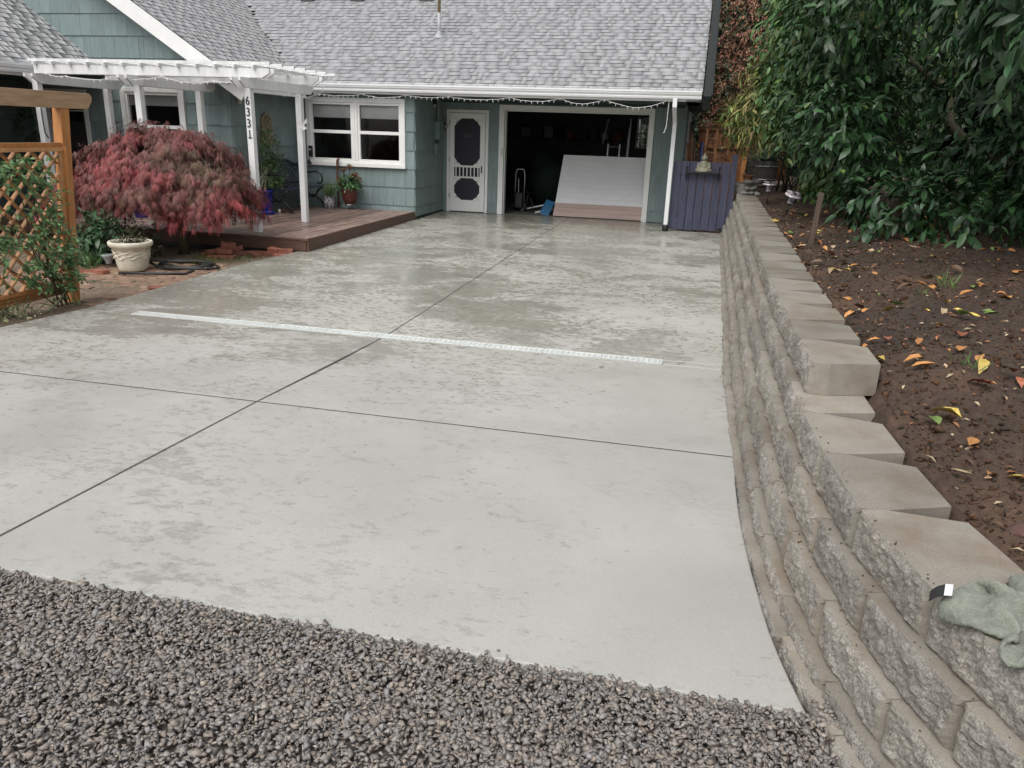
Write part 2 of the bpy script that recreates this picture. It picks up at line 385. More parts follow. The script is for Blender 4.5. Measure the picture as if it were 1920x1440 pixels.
# ------------------------------------------------------------------ ground levels
def zs(y): return np.interp(y, [-20, -14.45, -12.36, -11.3, -10.25, -9.2, 0, 3], [.16, .112, .03, -.028, -.068, -.066, 0, 0])
_cy = np.array([-16.4, -16.0, -15.6, -15.2, -14.8, -14.5, -14.1, -13.7, -13.2, -12.0, -10.5, -8.9, -5, -2.2, 0])
_cx = np.array([6.0, 5.62, 5.29, 5.02, 4.835, 4.735, 4.65, 4.61, 4.588, 4.588, 4.60, 4.645, 4.71, 4.77, 4.80])
_yy = np.linspace(-16.4, 0, 1641); _xx = np.interp(_yy, _cy, _cx)
_k = np.hanning(61); _k /= _k.sum(); _xx = np.convolve(np.pad(_xx, 30, mode='reflect', reflect_type='odd'), _k, 'valid')
def Xc(y): return np.interp(y, _yy, _xx)
def XR(y): return Xc(y)-.205-.030*np.clip((-11.6-y)/1.2, 0, 1)
XL = -1.655
JX = 1.45

g = MB(); g.add([(-250, -250, -.35), (250, -250, -.35), (250, 250, -.35), (-250, 250, -.35)], [(0, 1, 2, 3)])
tag(g.build('ground', MT['ground']), 'wide dark ground beyond the yard', kind='structure')

# driveway: panels separated by tooled joints
drive = MB().box(XL+.01, 4.36, -14.40, -.02, -.33, -.13).build('driveway', MT['gravelbed'])
tag(drive, 'wet broom-finished concrete driveway running up to the garage', kind='structure')
def panel(fa, fb, y0, y1, name='slab_panel'):
    """fa, fb: left/right edge x as functions of y"""
    ys = np.concatenate([[y0], [y0+.004], np.linspace(y0+.012, y1-.012, max(3, int((y1-y0)/.12))), [y1-.004], [y1]])
    us = np.concatenate([[0, .0], np.linspace(0, 1, 24), [1, 1]])
    nx, ny = len(us), len(ys); V = np.zeros((ny, nx, 3))
    for j, y in enumerate(ys):
        a, b = float(fa(y)), float(fb(y)); xs = a+.012+us*(b-a-.024); xs[0], xs[1], xs[-2], xs[-1] = a, a+.004, b-.004, b
        V[j, :, 0] = xs; V[j, :, 1] = y; V[j, :, 2] = zs(y)
    for arr, d in (((0, slice(None)), .0016), ((-1, slice(None)), .0016), ((1, slice(None)), .0004), ((-2, slice(None)), .0004)): V[arr][:, 2] -= d
    for arr, d in (((slice(None), 0), .0016), ((slice(None), -1), .0016), ((slice(None), 1), .0004), ((slice(None), -2), .0004)): V[arr][:, 2] -= d
    Vt = V.reshape(-1, 3); idx = np.arange(nx*ny).reshape(ny, nx)
    F = np.stack([idx[:-1, :-1], idx[:-1, 1:], idx[1:, 1:], idx[1:, :-1]], -1).reshape(-1, 4)
    ring = np.concatenate([idx[0, :-1], idx[:-1, -1], idx[-1, :0:-1], idx[:0:-1, 0]]); n0 = len(Vt)
    low = Vt[ring].copy(); low[:, 2] -= .125; Vt = np.vstack([Vt, low]); m = len(ring); a = np.arange(m)
    S = np.stack([ring, n0+a, n0+(a+1) % m, ring[(a+1) % m]], -1)
    me = npmesh(name, Vt, np.vstack([F, S]), MT['concrete'], smooth=False)
    return O(name, me, drive)
MT['joint'] = mat('dark_joint_line', (.055, .052, .046), .8, .25, 9)
cst = lambda c: (lambda y: c)
DY = -10.25; G2 = .0065
YE = -14.46
LE = lambda y: XL + .17*np.clip((y+7.6)/1.5, 0, 1) - .22*np.clip((-12.3-y)/2, 0, 1)
panel(LE, cst(JX-G2), DY+.075, -6.28); panel(lambda y: -1.34, cst(JX-G2), -6.272, .0)
panel(cst(JX+G2), XR, DY+.075, -1.0); panel(cst(JX+G2), lambda y: 4.62, -.992, .0)
panel(LE, cst(JX-G2), -12.36+G2, DY-.075); panel(cst(JX+G2), XR, -12.36+G2, DY-.075)
panel(LE, cst(JX-G2), YE, -12.36-G2)
panel(cst(JX+G2), lambda y: XR(y)-.02*np.clip((-13.8-y)*1.5, 0, 1), YE, -12.36-G2)
panel(LE, cst(-1.104), DY-.069, DY+.069, 'drain_end_slab'); panel(cst(3.898), XR, DY-.069, DY+.069, 'drain_end_slab')

jm = MB()
for ya, yb in ((-14.45, -12.37), (-12.35, DY-.08), (DY+.08, -9.2), (-9.2, -.3)):
    jm.add([(JX-.007, ya, zs(ya)-.0012), (JX+.007, ya, zs(ya)-.0012), (JX+.007, yb, zs(yb)-.0012), (JX-.007, yb, zs(yb)-.0012)], [(0, 1, 2, 3)])
jm.build('joint_filler', MT['joint'], drive)
MB().add([(LE(-12.36)+.01, -12.3675, zs(-12.36)-.0012), (XR(-12.36)-.005, -12.3675, zs(-12.36)-.0012), (XR(-12.36)-.005, -12.3525, zs(-12.36)-.0012), (LE(-12.36)+.01, -12.3525, zs(-12.36)-.0012)], [(0, 1, 2, 3)]).build('joint_filler', MT['joint'], drive)
# trench drain: white perforated grate sections
tdr = thing('trench_drain', 'long white perforated trench drain grate set across the concrete driveway', 'drain', (1.4, DY, -.07))
zt = float(zs(DY))
MB().box(-1.1, 3.894, DY-.066, DY+.066, zt-.11, zt-.03).build('channel', MT['boot'], tdr)
NS = 10; Lg = (3.894+1.1)/NS
def grate_mesh():
    W_ = .126; nh = 3; nl = 11; pl = (Lg-.004)/nl; rail = .018; pw = (W_-2*rail)/nh
    mb = MB(); z1 = .006; z0 = -.022
    mb.box(0, Lg-.004, -W_/2, -W_/2+rail, z0, z1); mb.box(0, Lg-.004, W_/2-rail, W_/2, z0, z1)
    for r_ in range(nh):
        y0 = -W_/2+rail+r_*pw
        mb.box(0, Lg-.004, y0, y0+pw*.14, -.004, z1-.0012); mb.box(0, Lg-.004, y0+pw*.86, y0+pw, -.004, z1-.0012)
        for i in range(nl): mb.box(i*pl, i*pl+pl*.36, y0+pw*.14, y0+pw*.86, -.004, z1-.002)
    return mb.mesh('grate_section')
gm = grate_mesh(); MT['grate'] = mat('white_drain_plastic', (.60, .62, .60), .4, .08, 5); gm.materials.append(MT['grate'])
for i in range(NS): O('grate_section', gm, tdr, Matrix.Translation((-1.1+i*Lg, DY, zt+.001)))

# ------------------------------------------------------------------ gravel
gbm = MB(); gx = [(-3, -18.5), (8, -18.5), (8, -14.2), (4.3, -14.36), (-3, -14.36)]
GZ = .075
gb = MB().add([(x, y, GZ-.012) for x, y in gx], [tuple(range(5))]).build('gravel_bed', MT['gravelbed'])
tag(gb, 'dark bed under the gravel', kind='structure')
def stones(N, X, Y, Z, size, name, matn, label, cat, colf, flat=(.28, .5), cols=None, nv=30, parent=None):
    vars_ = []
    for i in range(nv):
        bm = bmesh.new(); n = random.randint(7, 9)
        for _ in range(n):
            v = Vector((random.gauss(0, 1), random.gauss(0, 1), random.gauss(0, 1))).normalized()
            bm.verts.new((v.x*random.uniform(.8, 1.15), v.y*random.uniform(.6, .9), v.z*random.uniform(*flat)))
        r_ = bmesh.ops.convex_hull(bm, input=bm.verts)
        bmesh.ops.delete(bm, geom=[v for v in bm.verts if not v.link_faces], context='VERTS')
        bmesh.ops.triangulate(bm, faces=bm.faces); bm.verts.index_update(); bmesh.ops.recalc_face_normals(bm, faces=bm.faces)
        vars_.append((np.array([v.co[:] for v in bm.verts]), np.array([[v.index for v in f.verts] for f in bm.faces]))); bm.free()
    which = rng.integers(0, nv, N); VV, FF, CC = [], [], []; off = 0
    for i in range(nv):
        id_ = np.where(which == i)[0]; k = len(id_)
        if not k: continue
        v, f = vars_[i]; a = rng.uniform(0, 2*np.pi, k); t = rng.normal(0, .3, k); t2 = rng.normal(0, .3, k)
        ca, sa, ct, st, cu, su = np.cos(a), np.sin(a), np.cos(t), np.sin(t), np.cos(t2), np.sin(t2)
        Rz = np.zeros((k, 3, 3)); Rz[:, 0, 0] = ca; Rz[:, 0, 1] = -sa; Rz[:, 1, 0] = sa; Rz[:, 1, 1] = ca; Rz[:, 2, 2] = 1
        Rx = np.zeros((k, 3, 3)); Rx[:, 0, 0] = 1; Rx[:, 1, 1] = ct; Rx[:, 1, 2] = -st; Rx[:, 2, 1] = st; Rx[:, 2, 2] = ct
        Ry = np.zeros((k, 3, 3)); Ry[:, 1, 1] = 1; Ry[:, 0, 0] = cu; Ry[:, 0, 2] = su; Ry[:, 2, 0] = -su; Ry[:, 2, 2] = cu
        P = np.einsum('kij,vj->kvi', Rx @ Ry @ Rz, v)*size[id_][:, None, None]
        P[:, :, 0] += X[id_][:, None]; P[:, :, 1] += Y[id_][:, None]; P[:, :, 2] += Z[id_][:, None]
        VV.append(P.reshape(-1, 3)); FF.append((f[None]+off+np.arange(k)[:, None, None]*len(v)).reshape(-1, 3))
        c = colf(k); CC.append(np.repeat(c, len(v), 0)); off += k*len(v)
    me = npmesh(name, np.vstack(VV), np.vstack(FF), MT[matn], col=np.vstack(CC))
    return tag(O(name, me, parent), label, cat, kind='stuff')
def gravcol(k):
    b_ = np.array([.212, .190, .172])*np.exp(rng.normal(0, .16, (k, 1))); t = rng.uniform(0, 1, (k, 1))
    return b_*(1+.14*(t-.5)*np.array([[1, 0, -1.2]]))
N = 98000
X = rng.uniform(.0, 5.75, N); Y = rng.uniform(-16.2, -14.40, N)
ok = (X < Xc(Y)-.14) & ((Y < YE-.012) | (X > XR(Y)+.02)) & ((X > 1.0+(-14.4-Y)*.95) | (rng.uniform(0, 1, N) < .3))
X, Y = X[ok], Y[ok]
X2 = rng.uniform(.4, 4.52, 9000); Y2 = rng.uniform(-14.85, YE-.010, 9000); X = np.concatenate([X, X2]); Y = np.concatenate([Y, Y2]); N = len(X)
lay = rng.uniform(0, 1, N)
Xs = rng.uniform(1.6, 4.3, 6); Ys = YE+rng.exponential(.015, 6)
Z = GZ-.004+.034*np.clip(1-(YE-Y)/.22, 0, 1)+.022*lay+.012*(vn(X*2.2, Y*2.2, 0, 3)-.5)
X = np.concatenate([X, Xs]); Y = np.concatenate([Y, Ys]); Z = np.concatenate([Z, zs(Ys)+.004]); N = len(X)
stones(N, X, Y, Z, np.clip(rng.lognormal(math.log(.0120), .28, N), .006, .023), 'gravel', 'gravel', 'brown-grey crushed stone gravel in front of the concrete slab', 'gravel', gravcol)

# ------------------------------------------------------------------ retaining wall
LB, HB, DB = .452, .1485, .305
def block_mesh(seed):
    nx, nz = 40, 14
    xs = np.linspace(-LB/2+.0045, LB/2-.0045, nx); zz = np.linspace(0, HB, nz)
    Xg, Zg = np.meshgrid(xs, zz); s = seed*13.7
    d = .011*(fbm(Xg*12+s, Zg*12, 0, seed, 3)-.5)*2 + .012*(vn(Xg*48+s, Zg*48, 0, seed+9)-.5) + .007*(vn(Xg*110+s, Zg*110, 0, seed+19)-.5)
    ed = np.minimum(1, np.minimum((LB/2-np.abs(Xg))/.03, 1)); ez = np.clip(np.minimum((HB-Zg)/.022, Zg/.018+.35), 0, 1)
    Yg = -(.006+d)*ed*ez + .004*(1-ez)
    ch = np.clip((np.abs(Xg)-(LB/2-.017))/.0125, 0, 1); dj = np.where(Zg > HB-.02, .009, .020); Yg = Yg*(1-ch)+dj*ch
    V = list(zip(Xg.ravel(), Yg.ravel(), Zg.ravel())); idx = np.arange(nx*nz).reshape(nz, nx)
    mb = MB()
    fs = [(int(idx[j, i]), int(idx[j, i+1]), int(idx[j+1, i+1]), int(idx[j+1, i])) for j in range(nz-1) for i in range(nx-1)]
    fm = [0 if (i <= 1 or i >= nx-3) else 1 for j in range(nz-1) for i in range(nx-1)]
    mb.v = V[:]; mb.f = fs; mb.m = fm
    # ledge strip just behind the split edge, then trapezoid tail
    bw = LB/2-.072; n0 = len(mb.v)
    mb.v += [(float(x), .034, HB) for x in xs]; mb.m += [0]*(nx-1)
    mb.f += [(int(idx[-1, i]), int(idx[-1, i+1]), n0+i+1, n0+i) for i in range(nx-1)]
    b0 = len(mb.v); mb.v += [(-LB/2+.004, .085, HB), (LB/2-.004, .085, HB), (-bw, DB, HB), (bw, DB, HB), (-bw, DB, HB-.008), (bw, DB, HB-.008),
                             (-LB/2+.004, .085, 0), (LB/2-.004, .085, 0), (-bw, DB, 0), (bw, DB, 0)]
    t = [n0+i for i in range(nx)]
    mb.f += [tuple(t)+(b0+1, b0), (b0, b0+1, b0+3, b0+2), (b0+2, b0+3, b0+5, b0+4), (b0+4, b0+5, b0+9, b0+8),
             tuple(int(idx[j, 0]) for j in range(nz))+(n0, b0, b0+6), tuple(int(idx[j, -1]) for j in range(nz))[::-1]+(b0+7, b0+1, n0+nx-1),
             (b0, b0+2, b0+4, b0+8, b0+6), (b0+1, b0+7, b0+9, b0+5, b0+3)]
    mb.m += [0]*8
    me = mb.mesh('block'); me.materials.append(MT['cast']); me.materials.append(MT['split']); return me
BM = [block_mesh(i) for i in range(10)]
rw = thing('retaining_wall', 'stepped split-face concrete block retaining wall beside the driveway', 'wall', (4.5, -8, 0))
ZT = [.76-.15*k for k in range(6)]
ANCH = [-12.93, -14.525, -14.324, -14.157, -14.365, -14.1]
for k in range(6):
    y = np.linspace(-16.3, -.1, 3000); x = Xc(y)-.045*k
    s = np.concatenate([[0], np.cumsum(np.hypot(np.diff(x), np.diff(y)))]); s0 = np.interp(ANCH[k], y, s)
    ph = s0 % LB; c = ph + LB/2 - LB
    while c < s[-1]-LB/2:
        cy = float(np.interp(c, s, y)); cx = float(np.interp(c, s, x)); ok = c > 0
        if k == 0 and cy < -12.8: ok = False
        if ok:
            ya, yb = np.interp([c-LB/2, c+LB/2], s, y); xa, xb = np.interp([c-LB/2, c+LB/2], s, x)
            t = Vector((xb-xa, yb-ya, 0)).normalized(); ax = -t; inn = Vector((t.y, -t.x, 0))
            j = .004; cx2 = (xa+xb)/2+random.uniform(-j, j); cy2 = (ya+yb)/2
            M = Matrix(((ax.x, inn.x, 0, cx2), (ax.y, inn.y, 0, cy2), (0, 0, 1, (max(ZT[k], min(float(zs(cy))+.014, .118)) if k == 5 else ZT[k])-HB), (0, 0, 0, 1))) @ Matrix.Rotation(random.uniform(-.012, .012), 4, 'Z')
            O('block', random.choice(BM), rw, M)
        c += LB
# two loose blocks standing on the far end of the cap
for yb, zb in ((-1.02, .7615), (-.56, .7615)):
    O('block', BM[3], rw, Matrix.Translation((4.93, yb, zb)) @ Matrix.Rotation(R(3), 4, 'Z'))

# ------------------------------------------------------------------ planting bed above the wall
def soilz(x, y):
    base = np.interp(y, [-17, -13.6, -12.7, 4], [.575, .60, .715, .74])
    inn = Xc(y)+.30
    return base + .075*np.clip(x-inn, 0, 1.6) + .03*np.clip(x-inn-1.6, 0, 8)
ny, nx = 560, 150
yy = np.linspace(-16.6, 5, ny); uu = np.linspace(0, 1, nx)**1.7
Yg = np.repeat(yy[:, None], nx, 1); Xg = Xc(yy)[:, None]+.20+uu[None]*6.5
Zg = soilz(Xg, Yg)
near = np.clip((Xg-(Xc(Yg)+np.where(Yg < -12.95, .235, .28)))/.05, 0, 1)
lump = .055*(fbm(Xg*2.1, Yg*2.1, 0, 5, 5)-.5)+.05*(fbm(Xg*9, Yg*9, 0, 11, 4)-.5)+.03*(fbm(Xg*30, Yg*30, 0, 15, 2)-.5)
Zg = Zg + lump*near*1.25 - (1-near)*.12
BZ, BNX, BNY = Zg.copy(), nx, ny
idx = np.arange(nx*ny).reshape(ny, nx)
F = np.stack([idx[:-1, :-1], idx[:-1, 1:], idx[1:, 1:], idx[1:, :-1]], -1).reshape(-1, 4)
tag(O('soil_bed', npmesh('soil_bed', np.stack([Xg, Yg, Zg], -1).reshape(-1, 3), F, MT['soil'], smooth=True)), 'dark lumpy soil bed behind the retaining wall', kind='structure')
def bedz(x, y):
    x = np.atleast_1d(np.asarray(x, float)); y = np.atleast_1d(np.asarray(y, float))
    fy = np.clip((y+16.6)/21.6*(BNY-1), 0, BNY-1.001); fu = np.clip(np.clip((x-Xc(y)-.20)/6.5, 0, 1)**(1/1.7)*(BNX-1), 0, BNX-1.001)
    j, i = fy.astype(int), fu.astype(int); a, b = fy-j, fu-i
    r_ = BZ[j, i]*(1-a)*(1-b)+BZ[j+1, i]*a*(1-b)+BZ[j, i+1]*(1-a)*b+BZ[j+1, i+1]*a*b
    return r_ if len(r_) > 1 else r_[0]
def bedz_old(x, y): return soilz(x, y)+1.25*(.055*(fbm(x*2.1, y*2.1, 0, 5, 5)-.5)+.05*(fbm(x*9, y*9, 0, 11, 4)-.5)+.03*(fbm(x*30, y*30, 0, 15, 2)-.5))
N = 26000
Y = -15.4+13*rng.uniform(0, 1, N)**1.5; X = Xc(Y)+.30+2.6*rng.uniform(0, 1, N)**1.2
def soilcol(k): return np.array([.068, .042, .028])*np.exp(rng.normal(0, .3, (k, 1)))*(1+.25*rng.uniform(-1, 1, (k, 1))*np.array([[1, 0, -.6]]))
MT['clod'] = mat('soil_clod', (.06, .04, .03), .95, .3, 60, .8, 120, attr=True, dist=.006, spec=.12)
stones(N, X, Y, bedz(X, Y)+.002, np.clip(rng.lognormal(math.log(.0072), .55, N), .003, .032), 'soil_clods', 'clod', 'small clods of dark earth scattered over the bed', 'soil', soilcol, flat=(.6, .9))

# ------------------------------------------------------------------ left side: dirt and brick paving
ny, nx = 240, 170
yy = np.linspace(-16.5, -3.5, ny); xx = np.linspace(-10, XL+.22, nx)
Yg, Xg = np.meshgrid(yy, xx, indexing='ij')
def dirtz(x, y): return zs(y)-.055+.05*(fbm(x*1.7, y*1.7, 0, 21, 4)-.5)+.03*(fbm(x*9, y*9, 0, 25, 3)-.5) - .02*np.clip(-2-x, 0, 2)
Zg = dirtz(Xg, Yg); Zg = np.where(Xg > LE(Yg)-.03, zs(Yg)-.16, Zg)
idx = np.arange(nx*ny).reshape(ny, nx); F = np.stack([idx[:-1, :-1], idx[:-1, 1:], idx[1:, 1:], idx[1:, :-1]], -1).reshape(-1, 4)
dirt = tag(O('dirt_bed', npmesh('dirt_bed', np.stack([Xg, Yg, Zg], -1).reshape(-1, 3), F, MT['dirt'], smooth=True)), 'sandy dirt and moss left of the driveway', kind='structure')
pv = thing('brick_path', 'worn red brick path half covered with dirt', None, (-2.4, -8.6, -.1), kind='structure')
def brick_mesh(seed, l=.195, w_=.093, h=.06):
    r_ = random.Random(seed); mb = MB(); c = .004
    lo = [(-l/2, -w_/2), (l/2, -w_/2), (l/2, w_/2), (-l/2, w_/2)]
    j = lambda: r_.uniform(-.003, .003)
    v = [(x+j(), y+j(), 0) for x, y in lo]+[(x+j(), y+j(), h-c) for x, y in lo]+[(x*(1-2*c/l)+j()*.5, y*(1-2*c/w_)+j()*.5, h) for x, y in lo]
    f = [(3, 2, 1, 0)]+[(i, (i+1) % 4, 4+(i+1) % 4, 4+i) for i in range(4)]+[(4+i, 4+(i+1) % 4, 8+(i+1) % 4, 8+i) for i in range(4)]+[(8, 9, 10, 11)]
    return mb.add(v, f).mesh('brick')
PB = [brick_mesh(i) for i in range(6)]
for m in PB: m.materials.append(MT['paver'])
cnt = 0
for r_ in range(26):
    yb = -10.0+r_*.103
    for c in range(14):
        xb = LE(yb)-.13-c*.207-(r_ % 2)*.1
        if cnt > 285 or xb < -4.2: continue
        if yb < -9.3 and xb < -2.0: continue
        if fbm(np.array(xb*1.3), np.array(yb*1.3), 0, 31, 3) > .60: continue
        z = float(dirtz(np.array(xb), np.array(yb)))-.052+random.uniform(-.006, .008)
        O('brick', random.choice(PB), pv, Matrix.Translation((xb+random.uniform(-.004, .004), yb, z)) @ Euler((random.uniform(-.03, .03), random.uniform(-.03, .03), random.uniform(-.04, .04))).to_matrix().to_4x4()); cnt += 1

# ------------------------------------------------------------------ house
house = thing('house', 'green shingle-sided house with grey shingle roof, white trim and open garage', 'house', (0, 0, 0))
EZ, EY, SM = 2.47, -2.02, .583          # main eave height / line / pitch
GS = .64                                 # pitch of the left gable
def zmain(y): return EZ+SM*(y-EY)
def zgab(x): return 2.681-GS*(x+3.957)
EX = .352
def siding(wall, org, u, nrm, width, zlo, zhi, ops=(), z0=-.118, top=None):
    """individual shingles on a wall; ops: (u0,u1,z0,z1) holes; top: f(u)->z"""
    org = Vector(org); u = Vector(u); nrm = Vector(nrm); n = 0
    rows = int((zhi-z0)/EX)+2
    for i in range(rows):
        zb, zt_ = z0+i*EX, z0+(i+1)*EX
        if zt_ < zlo or zb > zhi: continue
        a = -random.uniform(0, .15)
        while a < width:
            w_ = random.choice([.10, .13, .16, .19, .22, .26]); a0, a1 = max(0, a), min(width, a+w_); a += w_
            cuts = sorted({a0, a1} | {c for o in ops for c in o[:2] if a0 < c < a1})
            for c0, c1 in zip(cuts, cuts[1:]):
                if c1-c0 < .012: continue
                segs = [(max(zb, zlo), min(zt_, zhi))]; mid = (c0+c1)/2
                for o in ops:
                    if o[0] <= mid <= o[1]:
                        ns = []
                        for s0, s1 in segs:
                            if o[3] <= s0 or o[2] >= s1: ns.append((s0, s1)); continue
                            if s0 < o[2]: ns.append((s0, o[2]))
                            if s1 > o[3]: ns.append((o[3], s1))
                        segs = ns
                for s0, s1 in segs:
                    tl = tr = s1+.012 if s1 == zt_ else s1
                    if top: tl, tr = min(tl, top(c0)), min(tr, top(c1))
                    if tl-s0 < .01 and tr-s0 < .01: continue
                    tl = max(tl, s0+.002); tr = max(tr, s0+.002)
                    g_ = .0015; d0 = .021+random.uniform(-.002, .002); d1 = .004
                    s0j = s0 + (random.uniform(-.002, .002) if s0 == zb else 0)
                    P = lambda uu, z, d: tuple(org+u*uu+nrm*d+Vector((0, 0, z-org.z)))
                    mb = MB().add([P(c0+g_, s0j, 0), P(c1-g_, s0j, 0), P(c1-g_, tr, 0), P(c0+g_, tl, 0), P(c0+g_, s0j, d0), P(c1-g_, s0j, d0), P(c1-g_, tr, d1), P(c0+g_, tl, d1)],
                                  [(0, 1, 5, 4), (4, 5, 6, 7), (1, 2, 6, 5), (0, 4, 7, 3), (3, 7, 6, 2)])
                    mb.build('siding_shingle', MT['siding'], wall); n += 1
    return n
def core(name, boxes):
    mb = MB()
    for b in boxes: mb.box(*b)
    return mb.build(name, MT['siding_core'], house)
T = .14
# garage front (Y=0)
DX0, DX1, DZ = -1.259, -.342, 2.113     # door casing
GX0, GX1, GZo = -.115, 3.09, 2.23       # garage casing
wg = core('garage_front_wall', [(-1.36, -1.19, 0, T, 0, 2.6), (-.41, 0, 0, T, 0, 2.6), (-1.19, -.41, 0, T, 2.04, 2.6), (0, 3., 0, T, 2.13, 2.6), (3., 3.71, 0, T, 0, 2.6)])
siding(wg, (-1.36, 0, 0), (1, 0, 0), (0, -1, 0), 5.07, .01, 2.30, [(DX0+1.36, DX1+1.36, 0, DZ), (GX0+1.36, GX1+1.36, 0, GZo)])
ws = core('entry_side_wall', [(-1.36-T, -1.361, -1.749, 0, 0, 2.6)])
siding(ws, (-1.36, -1.75, 0), (0, 1, 0), (1, 0, 0), 1.75, .04, 2.30)
# window wall (Y=-1.75)
WX0, WX1, WZ0, WZ1 = -3.61, -1.541, .951, 2.227
ww = core('window_wall', [(-3.85, WX0+.05, -1.75, -1.75+T, 0, 2.6), (WX1-.05, -1.36, -1.75, -1.75+T, 0, 2.6), (WX0+.05, WX1-.05, -1.75, -1.75+T, 0, WZ0+.05), (WX0+.05, WX1-.05, -1.75, -1.75+T, WZ1-.05, 2.6)])
siding(ww, (-3.85, -1.75, 0), (1, 0, 0), (0, -1, 0), 2.49, .10, 2.30, [(WX0+3.85, WX1+3.85, WZ0, WZ1)])
wr = core('porch_side_wall', [(-3.85-T, -3.851, -4, -1.75, 0, 2.6)])
siding(wr, (-3.85, -4., 0), (0, 1, 0), (1, 0, 0), 2.25, .10, 2.42)
# gable wall (Y=-4)
LX0, LX1, LZ0, LZ1 = -5.98, -4.72, .92, 2.235
EX0, EX1, EZ1 = -7.62, -6.70, 2.17
wa = core('gable_wall', [(-11, EX0+.05, -4, -4+T, 0, 2.6), (EX1-.05, LX0+.05, -4, -4+T, 0, 2.6), (LX1-.05, -3.86, -4, -4+T, 0, 2.6), (LX0+.05, LX1-.05, -4, -4+T, 0, LZ0+.05), (LX0+.05, LX1-.05, -4, -4+T, LZ1-.05, 2.6), (EX0+.05, EX1-.05, -4, -4+T, EZ1-.05, 2.6)])
MB().prism([(-11, 2.6), (-3.86, 2.6), (-7.9, zgab(-7.9)-.03), (-11, zgab(-7.9)-2)], -4, -4+T, 1).build('gable_wall_core', MT['siding_core'], wa)
siding(wa, (-8.0, -4, 0), (1, 0, 0), (0, -1, 0), 4.15, .15, 2.42, [(LX0+8, LX1+8, LZ0, LZ1), (EX0+8, EX1+8, 0, EZ1)])
siding(wa, (-8.6, -4, 0), (1, 0, 0), (0, -1, 0), 4.75, 2.42, 4.8, (), top=lambda uu: zgab(uu-8.6)-.12)
# garage shell and right wall
gr = MB().box(3.711-T, 3.71, T, 7.5, 0, 2.6).build('garage_right_wall', MT['siding_core'], house)
siding(gr, (3.71, 0, 0), (0, 1, 0), (1, 0, 0), 5.0, .05, 2.29)
MB().prism([(-1.2, 2.6), (7.0, 2.6), (3.3, 5.2)], 3.60, 3.70, 0).build('garage_gable_wall', MT['siding_core'], house)
MB().box(3.735, 3.79, .55, .62, .95, 2.15).box(3.735, 3.79, 1.3, 1.37, .95, 2.15).box(3.735, 3.79, .62, 1.3, 2.08, 2.15).box(3.735, 3.79, .62, 1.3, .95, 1.02).build('side_window_frame', MT['trim'], house)
MB().box(3.73, 3.745, .62, 1.3, 1.02, 2.08).build('side_window_pane', MT['glass'], house)
gi = MB()
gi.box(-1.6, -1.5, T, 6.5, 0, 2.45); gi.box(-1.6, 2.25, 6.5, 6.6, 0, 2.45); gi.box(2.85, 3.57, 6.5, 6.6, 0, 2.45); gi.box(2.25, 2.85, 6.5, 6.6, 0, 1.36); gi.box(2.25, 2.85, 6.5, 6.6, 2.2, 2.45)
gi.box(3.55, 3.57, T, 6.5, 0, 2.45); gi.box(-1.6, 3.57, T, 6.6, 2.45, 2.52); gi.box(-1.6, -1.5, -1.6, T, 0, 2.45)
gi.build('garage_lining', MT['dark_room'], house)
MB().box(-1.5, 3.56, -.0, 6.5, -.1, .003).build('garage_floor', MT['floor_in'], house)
gw = MB().box(2.25, 2.30, 6.45, 6.5, 1.36, 2.2).box(2.80, 2.85, 6.45, 6.5, 1.36, 2.2).box(2.3, 2.8, 6.45, 6.5, 1.36, 1.41).box(2.3, 2.8, 6.45, 6.5, 2.15, 2.2).box(2.3, 2.8, 6.46, 6.49, 1.76, 1.80).build('back_window', MT['trim'], house)
MB().box(2.3, 2.8, 6.52, 6.524, 1.4, 2.16).build('pane', MT['clearglass'], gw)
# house interior backing so that windows look into a dark room
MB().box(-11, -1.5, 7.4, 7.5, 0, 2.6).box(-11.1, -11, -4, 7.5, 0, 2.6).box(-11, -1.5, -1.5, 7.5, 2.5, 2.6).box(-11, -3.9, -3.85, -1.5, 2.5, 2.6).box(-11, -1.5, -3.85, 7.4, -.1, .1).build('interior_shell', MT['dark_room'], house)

# soffits, fascia, gutter
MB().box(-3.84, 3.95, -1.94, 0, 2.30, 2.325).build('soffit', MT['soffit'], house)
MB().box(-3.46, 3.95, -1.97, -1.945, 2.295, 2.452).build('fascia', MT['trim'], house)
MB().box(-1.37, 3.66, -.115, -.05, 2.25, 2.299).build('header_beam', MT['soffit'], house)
def gutter(name, a, b, axis, side, zb, parent):
    """K-style gutter: profile outwards from the fascia line"""
    pr = [(0, .17), (0, .0), (.075, .0), (.085, .03), (.082, .045), (.105, .075), (.11, .10), (.118, .105), (.118, .135), (.108, .135), (.104, .115), (.07, .03), (.01, .02), (.01, .17)]
    mb = MB()
    if axis == 0: mb.prism([(side[0]+side[1]*o, zb+z) for o, z in pr], a, b, 0)
    else: mb.prism([(side[0]+side[1]*o, zb+z) for o, z in pr], a, b, 1)
    return mb.build(name, MT['gutter'], parent)
gt = gutter('gutter', -3.42, 3.96, 0, (-1.971, -1), 2.335, house)
MB().prism([(-1.968, 2.336), (-2.046, 2.336), (-2.07, 2.41), (-2.086, 2.445), (-2.086, 2.47), (-1.968, 2.5)], 3.961, 3.965, 0).build('end_cap', MT['gutter'], gt)
ds = MB()
pts = [(3.52, -2.02, 2.34), (3.52, -2.02, 2.25), (3.525, -1.55, 2.07), (3.53, -1.32, 1.98), (3.545, -1.30, .12)]
for p, q in zip(pts[:-2], pts[1:-1]): ds.tube([p, q], [.042, .042], 4)
d1 = MB(); d1.box(3.497, 3.573, -1.345, -1.285, .10, 2.02); 
